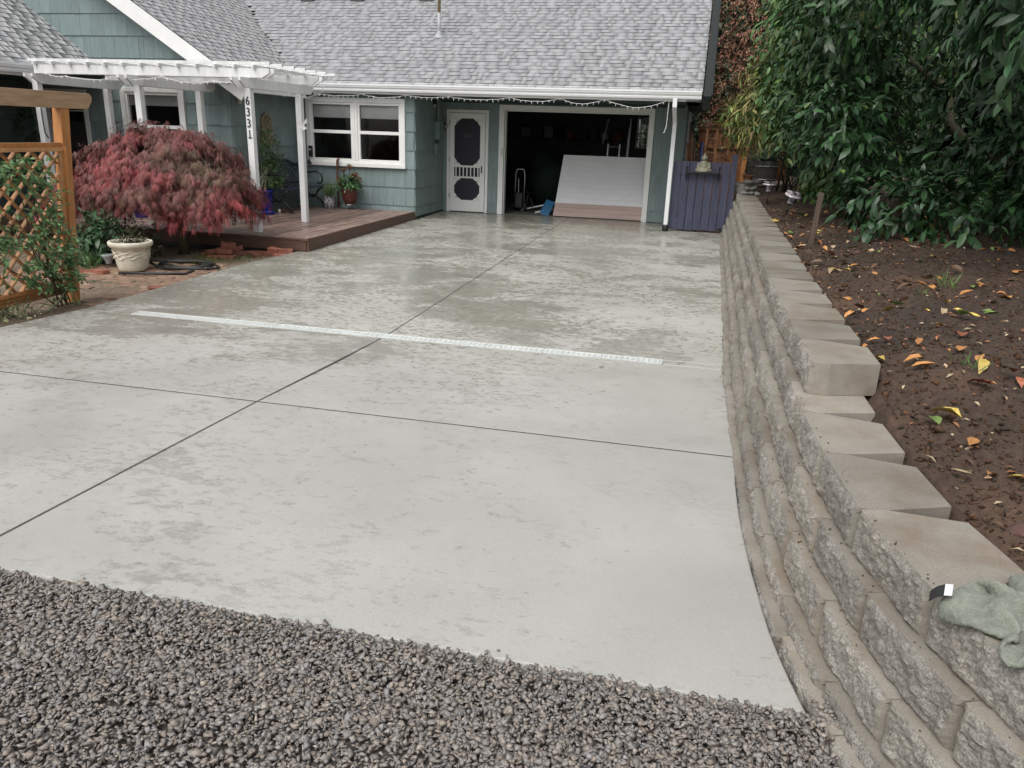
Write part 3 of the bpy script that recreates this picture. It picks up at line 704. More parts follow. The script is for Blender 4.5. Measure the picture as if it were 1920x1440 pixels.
dso = MB().box(3.485, 3.562, -2.055, -1.99, 2.19, 2.34).bar((3.524, -2.02, 2.21), (3.53, -1.32, 1.97), .076, .06).box(3.494, 3.57, -1.348, -1.286, .10, 2.0).build('downspout', MT['gutter'], house, bevel=.008)
MB().box(3.49, 3.576, -1.352, -1.282, 1.19, 1.205).box(3.49, 3.576, -1.352, -1.282, 1.96, 1.975).build('strap', MT['gutter'], dso)
MB().lathe([(.055, -.01), (.06, .06), (.05, .11), (.044, .115)], 14, (3.532, -1.317, .0)).build('drain_boot', MT['boot'], dso, smooth=True)

# roof planes
roof = MB().add([(-11, EY, EZ-.03), (3.97, EY, EZ-.03), (3.97, 3.6, zmain(3.6)-.03), (-11, 3.6, zmain(3.6)-.03), (-11, EY, EZ-.06), (3.97, EY, EZ-.06), (3.97, 3.6, zmain(3.6)-.06), (-11, 3.6, zmain(3.6)-.06)],
          [(0, 1, 2, 3), (7, 6, 5, 4), (0, 4, 5, 1), (1, 5, 6, 2), (2, 6, 7, 3), (3, 7, 4, 0)])
roof.add([(-11, 3.6, zmain(3.6)-.03), (3.97, 3.6, zmain(3.6)-.03), (3.97, 9.2, zmain(-2)-.03), (-11, 9.2, zmain(-2)-.03)], [(0, 1, 2, 3)])
RX = -7.75
rd = [(-3.45, zgab(-3.45)-.03), (RX, zgab(RX)-.03), (RX, zgab(RX)-.07), (-3.45, zgab(-3.45)-.07)]
roof.prism([(x, z) for x, z in rd], -4.32, 3.6, 1)
roof.prism([(2*RX-x, z) for x, z in rd], -4.32, 3.6, 1)
WE, WS_ = -6.20, .725                    # left wing eave x / pitch
def zwing(x): return 2.475+WS_*(WE-x)
roof.prism([(WE, zwing(WE)-.03), (-8.6, zwing(-8.6)-.03), (-8.6, zwing(-8.6)-.07), (WE, zwing(WE)-.07)], -12.5, -4.0, 1)
roof.prism([(-8.6, zwing(-8.6)-.03), (-11, 2.47), (-11, 2.43), (-8.6, zwing(-8.6)-.07)], -12.5, -4.0, 1)
roof = roof.build('roof', MT['roofbase'], house)
SH = .143
def shade():
    t = random.random()
    b_ = random.choice([.265, .285, .30, .31, .325]) * random.uniform(.96, 1.04)
    return (b_*.99, b_*1.0, b_*1.02)
def shingle_quads(o, u, v, width, length, keep, flip=1):
    """yields 8 verts for each tab; o origin at eave, u along the eave, v up the slope"""
    o = Vector(o); u = Vector(u).normalized(); v = Vector(v).normalized(); n = u.cross(v)*flip
    out = []; rows = int(length/SH)
    for r_ in range(rows):
        a = -random.uniform(0, .3); v0 = r_*SH-.012; raised = False
        while a < width:
            w_ = random.choice([.10, .14, .17, .2, .24, .28, .33]); a0, a1 = max(0, a), min(a+w_, width); a += w_; raised = not raised if random.random() < .75 else raised
            if a1-a0 < .02: continue
            am, vm = (a0+a1)/2, v0+SH/2
            if not keep(o+u*am+v*vm): continue
            t = .0125 if raised else .0065; b_ = SH+.025
            q = lambda uu, vv, h: o+u*uu+v*vv+n*h
            g_ = .001
            jj = random.uniform(-.0012, .0012)
            out.append((r_, [q(a0+g_, v0+jj, -.004), q(a1-g_, v0+jj, -.004), q(a1-g_, v0+b_, -.006), q(a0+g_, v0+b_, -.006), q(a0+g_, v0+jj, t), q(a1-g_, v0+jj, t), q(a1-g_, v0+b_, .002), q(a0+g_, v0+b_, .002)], shade()))
    return out
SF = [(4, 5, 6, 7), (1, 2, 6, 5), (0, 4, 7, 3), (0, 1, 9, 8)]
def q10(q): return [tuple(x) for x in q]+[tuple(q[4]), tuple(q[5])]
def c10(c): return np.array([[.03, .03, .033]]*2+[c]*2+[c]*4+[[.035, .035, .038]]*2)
ml = math.hypot(1, SM)
main = shingle_quads((-6.6, EY-.03, EZ-.03*SM), (1, 0, 0), (0, 1, SM), 6.6+3.975, 5.6*ml, lambda p: zgab(p.x) < p.z+.02 or p.x > -3.42)
nb = 0; rest = []
for r_, q, c in main:
    if nb < 297 and r_ < 9:
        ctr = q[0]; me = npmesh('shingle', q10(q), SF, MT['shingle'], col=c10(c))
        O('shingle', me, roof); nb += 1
    else: rest.append((q, c))
gl_ = math.hypot(1, GS)
gab = shingle_quads((-3.42, 3.6, zgab(-3.42)), (0, -1, 0), (-1, 0, GS), 3.6+4.33, (3.42-RX-6.8+6.8-0 if 0 else (-3.42-RX))*gl_, lambda p: zmain(p.y) < p.z-.0)
wng = shingle_quads((WE+.03, -4.0, zwing(WE+.03)), (0, -1, 0), (-1, 0, WS_), 8.5, 2.4*math.hypot(1, WS_), lambda p: p.y < -4.02)
rest += [(q, c) for _, q, c in gab] + [(q, c) for _, q, c in wng]
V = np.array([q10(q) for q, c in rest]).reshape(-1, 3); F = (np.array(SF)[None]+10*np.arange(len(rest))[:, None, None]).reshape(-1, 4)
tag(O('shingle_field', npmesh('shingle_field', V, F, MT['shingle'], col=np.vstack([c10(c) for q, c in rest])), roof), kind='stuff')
# rake, barge boards
nrm = Vector((-1, 0, GS)).normalized()
p0 = Vector((-3.36, -4.34, zgab(-3.36)-.155)); p1 = Vector((RX, -4.34, zgab(RX)-.155))
MB().bar(p0, p1, .035, .235, up=(GS, 0, 1)).build('rake_board', MT['trim'], house)
MB().bar(p0+Vector((0, .16, .06)), p1+Vector((0, .16, .06)), .28, .02, up=(GS, 0, 1)).build('rake_soffit', MT['trim'], house)
MB().prism([(-3.44, 2.30), (-3.44, 2.33), (-3.85, 2.33), (-3.85, 2.30)], -4.3, -1.95, 1).build('porch_soffit', MT['soffit'], house)
MB().box(-3.455, -3.43, -4.32, -2.09, 2.19, 2.335).build('porch_fascia', MT['trim'], house)
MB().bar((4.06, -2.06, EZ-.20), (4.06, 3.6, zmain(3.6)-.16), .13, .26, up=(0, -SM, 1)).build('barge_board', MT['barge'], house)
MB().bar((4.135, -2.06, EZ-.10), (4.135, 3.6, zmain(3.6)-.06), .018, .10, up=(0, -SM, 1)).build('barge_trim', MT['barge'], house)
MB().box(3.71, 4.13, -2.0, 3.6, 2.30, 2.31).build('gable_soffit', MT['soffit'], house)
# left wing: eave, wall, gutter
MB().box(-7.9, -6.25, -12.4, -4.02, 2.28, 2.30).build('wing_soffit', MT['soffit'], house)
MB().box(-6.25, -6.225, -12.4, -5.55, 2.275, 2.45).build('wing_fascia', MT['trim'], house)
gutter('wing_gutter', -12.4, -5.58, 1, (-6.224, 1), 2.315, house)
MB().box(-7.98, -7.9, -12.4, -4.0, 0, 2.3).build('wing_wall', MT['siding_core'], house)
# vent pipe mast and roof vents
mast = MB(); mast.tube([(-1.36, -.26, 3.42), (-1.36, -.26, 3.93)], .034, 12)
mo = mast.build('vent_pipe', MT['vinyl'], house, smooth=True)
MB().tube([(-1.36, -.26, 3.92), (-1.355, -.26, 5.6)], .030, 10).build('mast', MT['pole'], mo, smooth=True)
MB().lathe([(.12, -.06), (.10, -.02), (.045, .05), (.036, .10)], 14, (-1.36, -.26, 3.50)).build('flashing', MT['vinyl'], mo, smooth=True)
for x in (-5.0, -3.78, -2.15):
    MB().prism([(1.20, zmain(1.20)-.02), (1.22, zmain(1.2)+.10), (1.55, zmain(1.55)+.10), (1.6, zmain(1.6)-.02)], x-.16, x+.16, 0).build('roof_vent', MT['ventblack'], house, bevel=.01)

# front (double) window
def dh_window(name, x0, x1, z0, z1, y, parent, lights, cas=.085, sill=True, blind=.22):
    fr = MB(); fr.box(x0, x0+cas, y-.035, y+.03, z0, z1); fr.box(x1-cas, x1, y-.035, y+.03, z0, z1); fr.box(x0+cas, x1-cas, y-.035, y+.03, z1-cas, z1); fr.box(x0+cas, x1-cas, y-.035, y+.03, z0, z0+cas*1.1)
    wn = fr.build(name, MT['trim'], parent, bevel=.004)
    iw = (x1-x0-2*cas-(lights-1)*.10)/lights; s = .045; zb, ztp = z0+cas*1.1, z1-cas
    for i in range(lights):
        a = x0+cas+i*(iw+.10); b_ = a+iw; zm = (zb+ztp)/2
        if i: MB().box(a-.10, a-.055, y-.03, y+.03, zb, ztp).box(a-.045, a, y-.03, y+.03, zb, ztp).box(a-.055, a-.045, y-.02, y+.03, zb, ztp).build('mullion', MT['trim'], wn)
        MB().box(a, a+s, y-.012, y+.04, zb, ztp).box(b_-s, b_, y-.012, y+.04, zb, ztp).box(a+s, b_-s, y-.012, y+.04, ztp-s, ztp).box(a+s, b_-s, y-.016, y+.04, zm-.03, zm+.03).box(a+s, b_-s, y-.012, y+.04, zb, zb+s).build('sash', MT['trim'], wn, bevel=.003)
        MB().box(a+s, b_-s, y+.030, y+.034, zm+.03, ztp-s).build('pane', MT['clearglass'], wn)
        MB().box(a+s, b_-s, y+.030, y+.034, zb+s, zm-.03).build('pane', MT['clearglass'], wn)
        if blind:
            MB().box(a+s, b_-s, y+.06, y+.066, ztp-s-blind, ztp-s).box(a+s, b_-s, y+.055, y+.07, ztp-s-blind-.022, ztp-s-blind).build('blind', MT['blind'], wn)
    if sill: MB().box(x0-.01, x1+.01, y-.055, y-.0355, z0-.005, z0+.062).build('sill', MT['trim'], wn)
    return wn
dh_window('front_window', WX0, WX1, WZ0, WZ1, -1.765, house, 2)
dh_window('porch_window', LX0, LX1, LZ0, LZ1, -4.02, house, 1, blind=.15)
# porch door in the gable wall
pd = MB().box(EX0, EX0+.085, -4.03, -3.97, .14, EZ1).box(EX1-.085, EX1, -4.03, -3.97, .14, EZ1).box(EX0+.085, EX1-.085, -4.03, -3.97, EZ1-.085, EZ1).build('porch_door', MT['trim'], house)
MT['darkdoor'] = mat('dark_brown_door_paint', (.028, .026, .026), .5)
MB().box(EX0+.085, EX1-.085, -3.96, -3.92, .15, EZ1-.085).build('door_leaf', MT['darkdoor'], pd)
for i in range(3):
    for j in range(2):
        x0 = EX0+.16+i*.2; z0 = 1.62+j*.2
        MB().box(x0, x0+.17, -3.972, -3.962, z0, z0+.17).build('pane', MT['glass'], pd)
MB().box(EX0+.13, EX1-.13, -3.985, -3.973, 1.80, 1.815).build('muntin', MT['trim'], pd)
# garage opening casing
gc = MB().box(GX0, -.002, -.035, .005, 0, GZo).box(GX0+.045, 0, -.055, -.0355, 0, GZo-.05).box(3.002, GX1, -.035, .005, 0, GZo).box(-.002, 3.002, -.035, .005, 2.132, GZo)
gc.box(-.0, .022, .006, T, 0, 2.13).box(2.978, 3., .006, T, 0, 2.13).box(.022, 2.978, .006, T, 2.11, 2.13)
gc = gc.build('garage_casing', MT['trim'], house, bevel=.004)
MB().box(-.05, -.02, -.075, -.056, 1.2, 1.36).build('latch_plate', MT['steel'], gc)
# screen door
sd = MB().box(DX0, DX0+.06, -.035, .005, 0, DZ).box(DX1-.06, DX1, -.035, .005, 0, DZ).box(DX0+.06, DX1-.06, -.035, .005, DZ-.06, DZ).build('screen_door', MT['trim'], house, bevel=.004)
a, b_ = DX0+.068, DX1-.068; zt_ = DZ-.068
lf = MB(); st = .105
lf.box(a, a+st, -.048, -.012, .02, zt_); lf.box(b_-st, b_, -.048, -.012, .02, zt_); lf.box(a+st, b_-st, -.048, -.012, zt_-.105, zt_); lf.box(a+st, b_-st, -.048, -.012, .02, .26)
lf.box(a+st, b_-st, -.047, -.013, .72, .755); lf.box(a+st, b_-st, -.047, -.013, .945, .985)
lf = lf.build('door_leaf', MT['trim'], sd, bevel=.003)
MB().box(a+st, b_-st, -.026, -.022, .26, zt_-.105).build('screen', MT['screen'], lf)
for i in range(7):
    x = a+st+(i+.5)*(b_-a-2*st)/7
    MB().box(x-.011, x+.011, -.042, -.027, .755, .945).build('spindle', MT['trim'], lf)
def bracket(cx, cz, sx, sz, r_=.15):
    pts = [(0, 0), (r_, 0), (r_*.86, .028), (r_*.72, .03), (r_*.66, .055), (r_*.5, .05), (r_*.40, .075), (.075, .40*r_), (.05, r_*.5), (.055, r_*.66), (.03, r_*.72), (.028, r_*.86), (0, r_)]
    return MB().prism([(cx+sx*x, cz+sz*z) for x, z in pts], -.043, -.028, 1)
for z0, z1 in ((.26, .72), (.985, zt_-.105)):
    for cx, sx in ((a+st, 1), (b_-st, -1)):
        for cz, sz in ((z0, 1), (z1, -1)): bracket(cx, cz, sx, sz).build('scroll_bracket', MT['trim'], lf)
MB().lathe([(.0, -.002), (.085, -.001), (.085, .001), (.0, .002)], 24).build('oval_badge', mat('faint_grey_badge', (.035, .035, .042), .6), lf, Matrix.Translation((-.80, -.0285, 1.60)) @ Matrix.Rotation(R(90), 4, 'X') @ Matrix.Diagonal((1, .5, 1, 1)))
MB().box(b_-.07, b_-.05, -.075, -.048, .84, .98).build('handle', MT['black_metal'], lf)
for z in (.3, 1.05, 1.8): MB().box(a-.012, a+.012, -.056, -.048, z, z+.09).build('hinge', MT['steel'], lf)
# meter, conduit, lamps by the entry
mb = MB().box(-1.34, -1.23, -.62, -.34, 1.50, 1.86).build('meter_box', MT['greybox'], house, bevel=.008)
MB().tube([(-1.29, -.5, 1.86), (-1.29, -.5, 2.29)], .028, 10).build('conduit', MT['greybox'], mb)
MB().tube([(-1.325, -.55, 1.50), (-1.325, -.56, 1.34), (-1.325, -.48, 1.25), (-1.325, -.40, 1.34), (-1.325, -.40, 1.5)], .010, 8).build('cable', MT['boot'], mb, smooth=True)
MB().box(-1.34, -1.28, -.62, -.5, 1.22, 1.42).build('junction_box', MT['greybox'], mb, bevel=.005)
pl = MB().box(-1.34, -1.285, -.13, -.03, 1.70, 1.84).build('porch_lamp', MT['black_metal'], house, bevel=.005)
MB().ball((-1.262, -.08, 1.77), .045, 14, 9).build('globe', MT['clear'], pl, smooth=True)
fl = MB().lathe([(.05, 0), (.05, .02), (.02, .03), (.02, .06)], 12, (-1.29, -.80, 2.235)).build('flood_lamp', MT['black_metal'], house)
MB().tube([(-1.29, -.80, 2.24), (-1.24, -.90, 2.16)], [.02, .045], 12).build('lamp_head', MT['boot'], fl)
MB().ball((-1.236, -.905, 2.155), .036, 10, 7).build('bulb', MT['clear'], fl, smooth=True)
# beige wall sensor and relief plaque on the porch side wall
MB().box(-3.83, -3.77, -3.84, -3.76, 2.0, 2.16).build('wall_sensor', MT['beige'], house, bevel=.015)

# ------------------------------------------------------------------ deck
ZD = .136
deck = thing('deck', 'low brown wooden porch deck with worn boards under the pergola', 'deck', (-3.6, -5, 0))
bw_ = .142; x = -1.375-bw_; i = 0
while x > -6.9:
    y1 = -1.782 if x > -3.85 else -4.035
    if y1+6.235 > .3:
        zz = ZD+random.uniform(-.002, .001)
        MB().box(x+.008, x+bw_-.008, -6.235, y1, zz-.028, zz).build('plank', MT['deck'], deck, bevel=.004)
    x -= bw_; i += 1
MB().box(-1.374, -1.338, -6.262, -1.80, -.055, ZD+.002).build('fascia_board', MT['deck_edge'], deck, bevel=.003)
MB().box(-6.9, -1.376, -6.275, -6.24, -.045, ZD-.03).build('fascia_board', MT['deck_edge'], deck, bevel=.003)
MB().box(-6.9, -1.338, -6.285, -6.237, ZD-.027, ZD+.003).build('nosing_board', MT['deck_edge'], deck, bevel=.003)
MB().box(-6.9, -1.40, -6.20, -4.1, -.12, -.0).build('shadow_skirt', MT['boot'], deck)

# ------------------------------------------------------------------ pergola
pg = thing('pergola', 'white wooden pergola over the deck with the number 6331 on its front post', 'pergola', (-4.1, -5.2, ZD))
PX = (-5.92, -4.15, -2.343); PYF, PYR = -5.905, -4.424
front3 = None
for ix, x in enumerate(PX):
    for y in (PYF, PYR):
        p = MB().box(x-.048, x+.048, y-.048, y+.048, ZD+.001, 2.30).build('post', MT['trim_wet'], pg, bevel=.004)
        if ix == 2 and y == PYF: front3 = p
    for dx in (-.066, .066):
        yf, yr = (-6.24, -4.08) if ix else (-6.06, -4.12)
        MB().prism([(yf+.0, 2.305), (yf, 2.255), (yf+.13, 2.168), (yr-.10, 2.168), (yr, 2.235), (yr, 2.305)], x+dx-.0175, x+dx+.0175, 0).build('cross_beam', MT['trim_wet'], pg, bevel=.003)
for y in (-5.975, -5.835, -4.49, -4.355):
    MB().prism([(-5.86, 2.432), (-5.86, 2.306), (-2.07, 2.306), (-1.955, 2.37), (-1.955, 2.432)], y-.0175, y+.0175, 1).build('long_beam', MT['trim_wet'], pg, bevel=.003)
x = -5.80
while x < -1.95:
    MB().box(x-.018, x+.018, -6.06, -3.86, 2.4335, 2.472).build('rafter', MT['trim_wet'], pg); x += .302
for y in np.linspace(-6.0, -3.92, 7):
    MB().box(-5.93, -1.93, y-.02, y+.02, 2.4735, 2.515).build('slat', MT['trim_wet'], pg)
def text_mesh(ch, size, ext):
    cu = bpy.data.curves.new('txt', 'FONT'); cu.body = ch; cu.size = size; cu.extrude = ext; cu.align_x = 'CENTER'; cu.resolution_u = 6
    o = bpy.data.objects.new('txt', cu); COL.objects.link(o)
    dg = bpy.context.evaluated_depsgraph_get(); me = bpy.data.meshes.new_from_object(o.evaluated_get(dg)); bpy.data.objects.remove(o); me.materials.clear(); return me
DIG = {}
for i, ch in enumerate('6331'):
    if ch not in DIG:
        DIG[ch] = text_mesh(ch, .165, .005); DIG[ch].materials.append(MT['digit'])
    z = 1.945-i*.152
    o = O('house_number', DIG[ch], front3, Matrix.Translation((-2.343, PYF-.054, z)) @ Matrix.Rotation(R(90), 4, 'X') @ Matrix.Diagonal((.85, 1, 1, 1)))
    if ch == '1': MB().box(-2.343-.026, -2.343+.03, PYF-.058, PYF-.049, z, z+.012).build('house_number', MT['digit'], front3)
# white butterfly ornament on the rear post
bf = MB()
for s in (-1, 1):
    bf.add([(-2.293, PYR-.06, 1.69), (-2.293+.07*s+.03, PYR-.085, 1.80), (-2.29+.085*s+.03, PYR-.08, 1.74), (-2.29+.03*s, PYR-.06, 1.685), (-2.29+.075*s+.03, PYR-.075, 1.65), (-2.29+.03*s, PYR-.07, 1.615)], [(0, 1, 2, 3), (0, 3, 4, 5)])
bf.tube([(-2.285, PYR-.062, 1.60), (-2.285, PYR-.066, 1.74)], .010, 6)
bf.box(-2.31, -2.28, PYR-.062, PYR-.05, 1.62, 1.72)
tag(bf.build('butterfly_ornament', MT['trim']), 'small white butterfly ornament on the pergola post by the front window', 'ornament')
hk = MB().tube([(-5.865, PYF-.055, 1.82), (-5.86, PYF-.06, 1.62), (-5.84, PYF-.075, 1.46), (-5.78, PYF-.085, 1.38)], .009, 6)
tag(hk.build('plant_hook', MT['black_metal'], smooth=True), 'thin black plant hook on the leftmost pergola post', 'hook')

# ------------------------------------------------------------------ string lights
def string_lights(name, label, pts, sag, n, drop=.035, seed=1):
    r_ = random.Random(seed); t = thing(name, label, 'string lights', pts[0], 'white string lights along the eave and pergola')
    wire = []; bl = MB()
    for p, q, s in zip(pts[:-1], pts[1:], sag):
        p = Vector(p); q = Vector(q); k = max(4, int((q-p).length/.10))
        for i in range(k+1):
            f = i/k; c = p.lerp(q, f)-Vector((0, 0, s*4*f*(1-f))); c += Vector((0, r_.uniform(-.008, .008), r_.uniform(-.008, .008)))
            wire.append(c)
            if i % 1 == 0:
                d = Vector((r_.uniform(-.02, .02), r_.uniform(-.015, .015), -r_.uniform(.6, 1.1)*drop)); bl.tube([c, c+d*.6, c+d], [.0045, .006, .002], 5)
    MB().tube(wire, .0042, 5).build('wire', MT['string'], t); tag(bl.build('bulbs', MT['string'], t), kind='stuff')
yg = -2.0
string_lights('string_lights', 'white icicle bulbs strung in swags under the main gutter', [(-3.3, yg, 2.30), (-2.3, yg, 2.29), (-1.45, yg, 2.29), (-.6, yg, 2.285), (.55, yg, 2.29), (1.5, yg, 2.30), (2.3, yg, 2.305), (3.42, yg, 2.315)], [.05, .06, .03, .05, .06, .09, .13], 0, .05, 3)
string_lights('string_lights', 'short white light string hanging loose beside the downspout', [(3.42, yg, 2.315), (3.41, yg, 1.90), (3.385, yg, 1.78)], [0, 0], 0, .02, 4)
string_lights('string_lights', 'white light string looped around the right end of the pergola', [(-2.43, -6.26, 2.30), (-2.30, -5.6, 2.20), (-2.26, -4.9, 2.17), (-2.22, -4.1, 2.18), (-1.93, -4.35, 2.30)], [.05, .05, .06, .05], 0, .04, 5)
string_lights('string_lights', 'white light string draped along the front beam of the pergola', [(-5.7, -6.06, 2.35), (-5.2, -6.1, 2.27), (-4.3, -6.15, 2.28), (-3.6, -6.1, 2.29), (-2.8, -6.05, 2.25), (-2.3, -6.1, 2.31)], [.04, .05, .04, .05, .04], 0, .035, 6)

# ------------------------------------------------------------------ trellis on the left
tr = thing('trellis_screen', 'orange cedar trellis screen with diagonal lattice and a pale top beam', 'trellis', (-2.15, -9.86, -.1))
TX = -2.15
def tp(y, z): return Vector((TX+.05*z, y+.055*z, z))     # slight lean of the whole screen
MB().bar(tp(-9.86, -.15), tp(-9.86, 1.79), .105, .105, up=(0, 1, 0)).build('post', MT['cedar'], tr, bevel=.006)
MB().bar(tp(-9.86, -.15)+Vector((.07, -.055, 0)), tp(-9.86, 1.42)+Vector((.07, -.055, 0)), .04, .03, up=(0, 1, 0)).build('post_batten', MT['cedar'], tr, bevel=.003)
o0 = tp(-9.42, 1.855); o1 = tp(-11.9, 1.855)
mb = MB().prism([(-9.40, 1.90), (-9.40, 1.86), (-9.47, 1.775), (-12, 1.775), (-12, 1.925), (-9.43, 1.925)], TX+.07, TX+.15, 0)
mb.build('top_beam', MT['cedar_raw'], tr, bevel=.004)
for zc, h, dx, mt in ((1.435, .045, .02, 'cedar'), (1.395, .035, .045, 'slat'), (.055, .05, .02, 'cedar'), (.015, .03, .045, 'slat'), (.095, .03, .045, 'cedar')):
    MB().bar(tp(-9.92, zc)+Vector((dx, 0, 0)), tp(-11.9, zc)+Vector((dx, 0, 0)), .05, h).build('rail', MT[mt], tr, bevel=.003)
MB().bar(tp(-9.945, .1)+Vector((.045, 0, 0)), tp(-9.945, 1.38)+Vector((.045, 0, 0)), .03, .045, up=(0, 1, 0)).build('stile', MT['slat'], tr, bevel=.003)
for sgn in (1, -1):
    k = -11.9-1.3 if sgn > 0 else -11.9
    c = -13.4
    while c < -9.0:
        # line y = c + s*(z), 45 degrees, clipped to the panel
        pts = []
        for z in (.10, 1.38):
            y = c+(z if sgn > 0 else 1.38-z); pts.append((y, z))
        (ya, za), (yb, zb) = sorted(pts)
        lo, hi = -11.9, -9.955
        if yb > lo and ya < hi:
            def cl(y): return za+(zb-za)*(y-ya)/(yb-ya)
            a2, b2 = max(ya, lo), min(yb, hi)
            if b2-a2 > .04:
                dx = .012 if sgn > 0 else -.004
                MB().bar(tp(a2, cl(a2))+Vector((dx, 0, 0)), tp(b2, cl(b2))+Vector((dx, 0, 0)), .012, .044, up=(1, 0, 0)).build('lattice_slat', MT['slat'], tr, M=None)
        c += .175

# ------------------------------------------------------------------ purple gate, statue, side yard
gate = thing('garden_gate', 'purple painted board gate between the downspout and the block wall', 'gate', (4.1, -1.18, 0))
GB = [(3.585+i*.149, .137) for i in range(7)]
for i, (x, w_) in enumerate(GB):
    xr = min(x+w_, 4.64)
    MB().box(x, xr, -1.20+random.uniform(-.004, .004), -1.178, .015+random.uniform(0, .02), 1.285+random.uniform(-.006, .004)).build('board', MT['purple'], gate, bevel=.003)
MB().box(4.63, 4.725, -1.21, -1.12, .0, 1.435).build('gate_post', MT['purple'], gate, bevel=.004)
MB().box(3.59, 4.62, -1.176, -1.14, .25, .34).box(3.59, 4.62, -1.176, -1.14, .98, 1.07).build('rail', MT['purple'], gate)
MB().box(4.50, 4.66, -1.205, -1.2, .05, .09).build('hinge', MT['black_metal'], gate)
# ledge shelf
sh = thing('wall_shelf', 'narrow black iron bracket shelf on the purple gate', 'shelf', (4.12, -1.25, 1.09))
MB().box(3.81, 4.44, -1.34, -1.205, 1.078, 1.092).build('ledge', MT['black_metal'], sh)
for x in (3.83, 4.42):
    MB().tube([(x, -1.21, 1.18), (x, -1.215, .98), (x, -1.26, .96), (x, -1.33, 1.075)], .008, 6).build('bracket', MT['black_metal'], sh)
    MB().ball((x, -1.215, 1.185), .018, 8, 6).build('finial', MT['black_metal'], sh)
def remesh_blob(name, parts, voxel, matn, parent=None, smooth_it=6, disp=None):
    """parts: list of (centre, radii, euler) ellipsoids or ('t', pts, radii) tubes, fused into one surface"""
    mb = MB()
    for p in parts:
        if p[0] == 't': mb.tube(p[1], p[2], 10)
        else:
            c, r_, e = p; b0 = MB().ball((0, 0, 0), 1, 16, 10); Mx = Matrix.Translation(c) @ Euler(e).to_matrix().to_4x4() @ Matrix.Diagonal((*r_, 1))
            mb.add([Mx @ Vector(v) for v in b0.v], b0.f)
    me = mb.mesh(name); o = bpy.data.objects.new(name, me); COL.objects.link(o)
    md = o.modifiers.new('r', 'REMESH'); md.mode = 'VOXEL'; md.voxel_size = voxel
    s_ = o.modifiers.new('s', 'SMOOTH'); s_.iterations = smooth_it; s_.factor = .5
    dg = bpy.context.evaluated_depsgraph_get(); m2 = bpy.data.meshes.new_from_object(o.evaluated_get(dg)); bpy.data.objects.remove(o)
    if disp:
        V = np.zeros(len(m2.vertices)*3, np.float32); Nn = V.copy(); m2.vertices.foreach_get('co', V); m2.vertices.foreach_get('normal', Nn)
        V = V.reshape(-1, 3); Nn = Nn.reshape(-1, 3); V = V+Nn*disp(V)[:, None]; m2.vertices.foreach_set('co', V.astype(np.float32).ravel())
    m2.polygons.foreach_set('use_smooth', [True]*len(m2.polygons)); m2.materials.clear(); m2.materials.append(MT[matn]); m2.name = name
    return O(name, m2, parent)
bx, by, bz = 4.13, -1.275, 1.093
st_ = remesh_blob('garden_statue', [
    ((bx, by, bz+.015), (.135, .06, .018), (0, 0, 0)), ((bx, by+.01, bz+.11), (.075, .055, .085), (0, 0, 0)), ((bx, by, bz+.07), (.07, .055, .05), (0, 0, 0)), ((bx, by+.01, bz+.175), (.08, .045, .03), (0, 0, 0)),
    ((bx, by+.005, bz+.262), (.047, .048, .062), (.1, 0, 0)), ((bx, by-.035, bz+.255), (.02, .02, .03), (0, 0, 0)), ((bx, by+.01, bz+.205), (.03, .03, .04), (0, 0, 0)), ((bx-.048, by+.01, bz+.265), (.012, .014, .028), (0, 0, 0)), ((bx+.048, by+.01, bz+.265), (.012, .014, .028), (0, 0, 0)), ((bx, by+.012, bz+.328), (.022, .022, .022), (0, 0, 0)),
    ('t', [(bx-.085, by+.01, bz+.18), (bx-.108, by-.0, bz+.10), (bx-.05, by-.045, bz+.06), (bx, by-.055, bz+.05)], [.027, .025, .021, .018]),
    ('t', [(bx+.085, by+.01, bz+.18), (bx+.108, by-.0, bz+.10), (bx+.05, by-.045, bz+.06), (bx, by-.055, bz+.05)], [.027, .025, .021, .018]),
    ('t', [(bx-.04, by, bz+.04), (bx-.125, by-.02, bz+.042), (bx-.06, by-.06, bz+.03), (bx+.03, by-.06, bz+.026)], [.03, .033, .026, .018]),
    ('t', [(bx+.04, by, bz+.04), (bx+.125, by-.02, bz+.042), (bx+.06, by-.062, bz+.036), (bx-.03, by-.066, bz+.032)], [.03, .033, .026, .018])], .006, 'statue', smooth_it=2)
tag(st_, 'small stone seated meditating figure on the gate shelf', 'statue')
# leaning poles and shovel handles behind the gate
for i, (x0, y0, x1, y1, z1, m_) in enumerate([(3.92, -.75, 3.80, -.15, 1.98, 'rust'), (4.0, -.75, 3.84, -.1, 1.80, 'fence'), (4.07, -.7, 3.9, -.05, 1.72, 'rust'), (3.86, -.8, 3.79, -.3, 1.62, 'fence')]):
    o = MB().tube([(x0, y0, 0.01), ((x0+x1)/2, (y0+y1)/2, z1/2), (x1, y1, z1)], [.022, .021, .019], 10).build('garden_pole', MT[m_], smooth=True)
    tag(o, ['tallest brown pole leaning in the corner behind the purple gate', 'tan tool handle leaning second behind the purple gate', 'rusty pole leaning nearest the iron arch behind the gate', 'shortest tan handle leaning against the garage corner'][i], 'pole', 'poles leaning behind the gate')
bp = MB().tube([(4.08, .2, .01), (4.06, .45, 1.62)], .035, 12).build('blue_pole', mat('dark_blue_paint', (.02, .03, .11), .4), smooth=True)
tag(bp, 'dark blue upright pole behind the purple gate', 'pole')
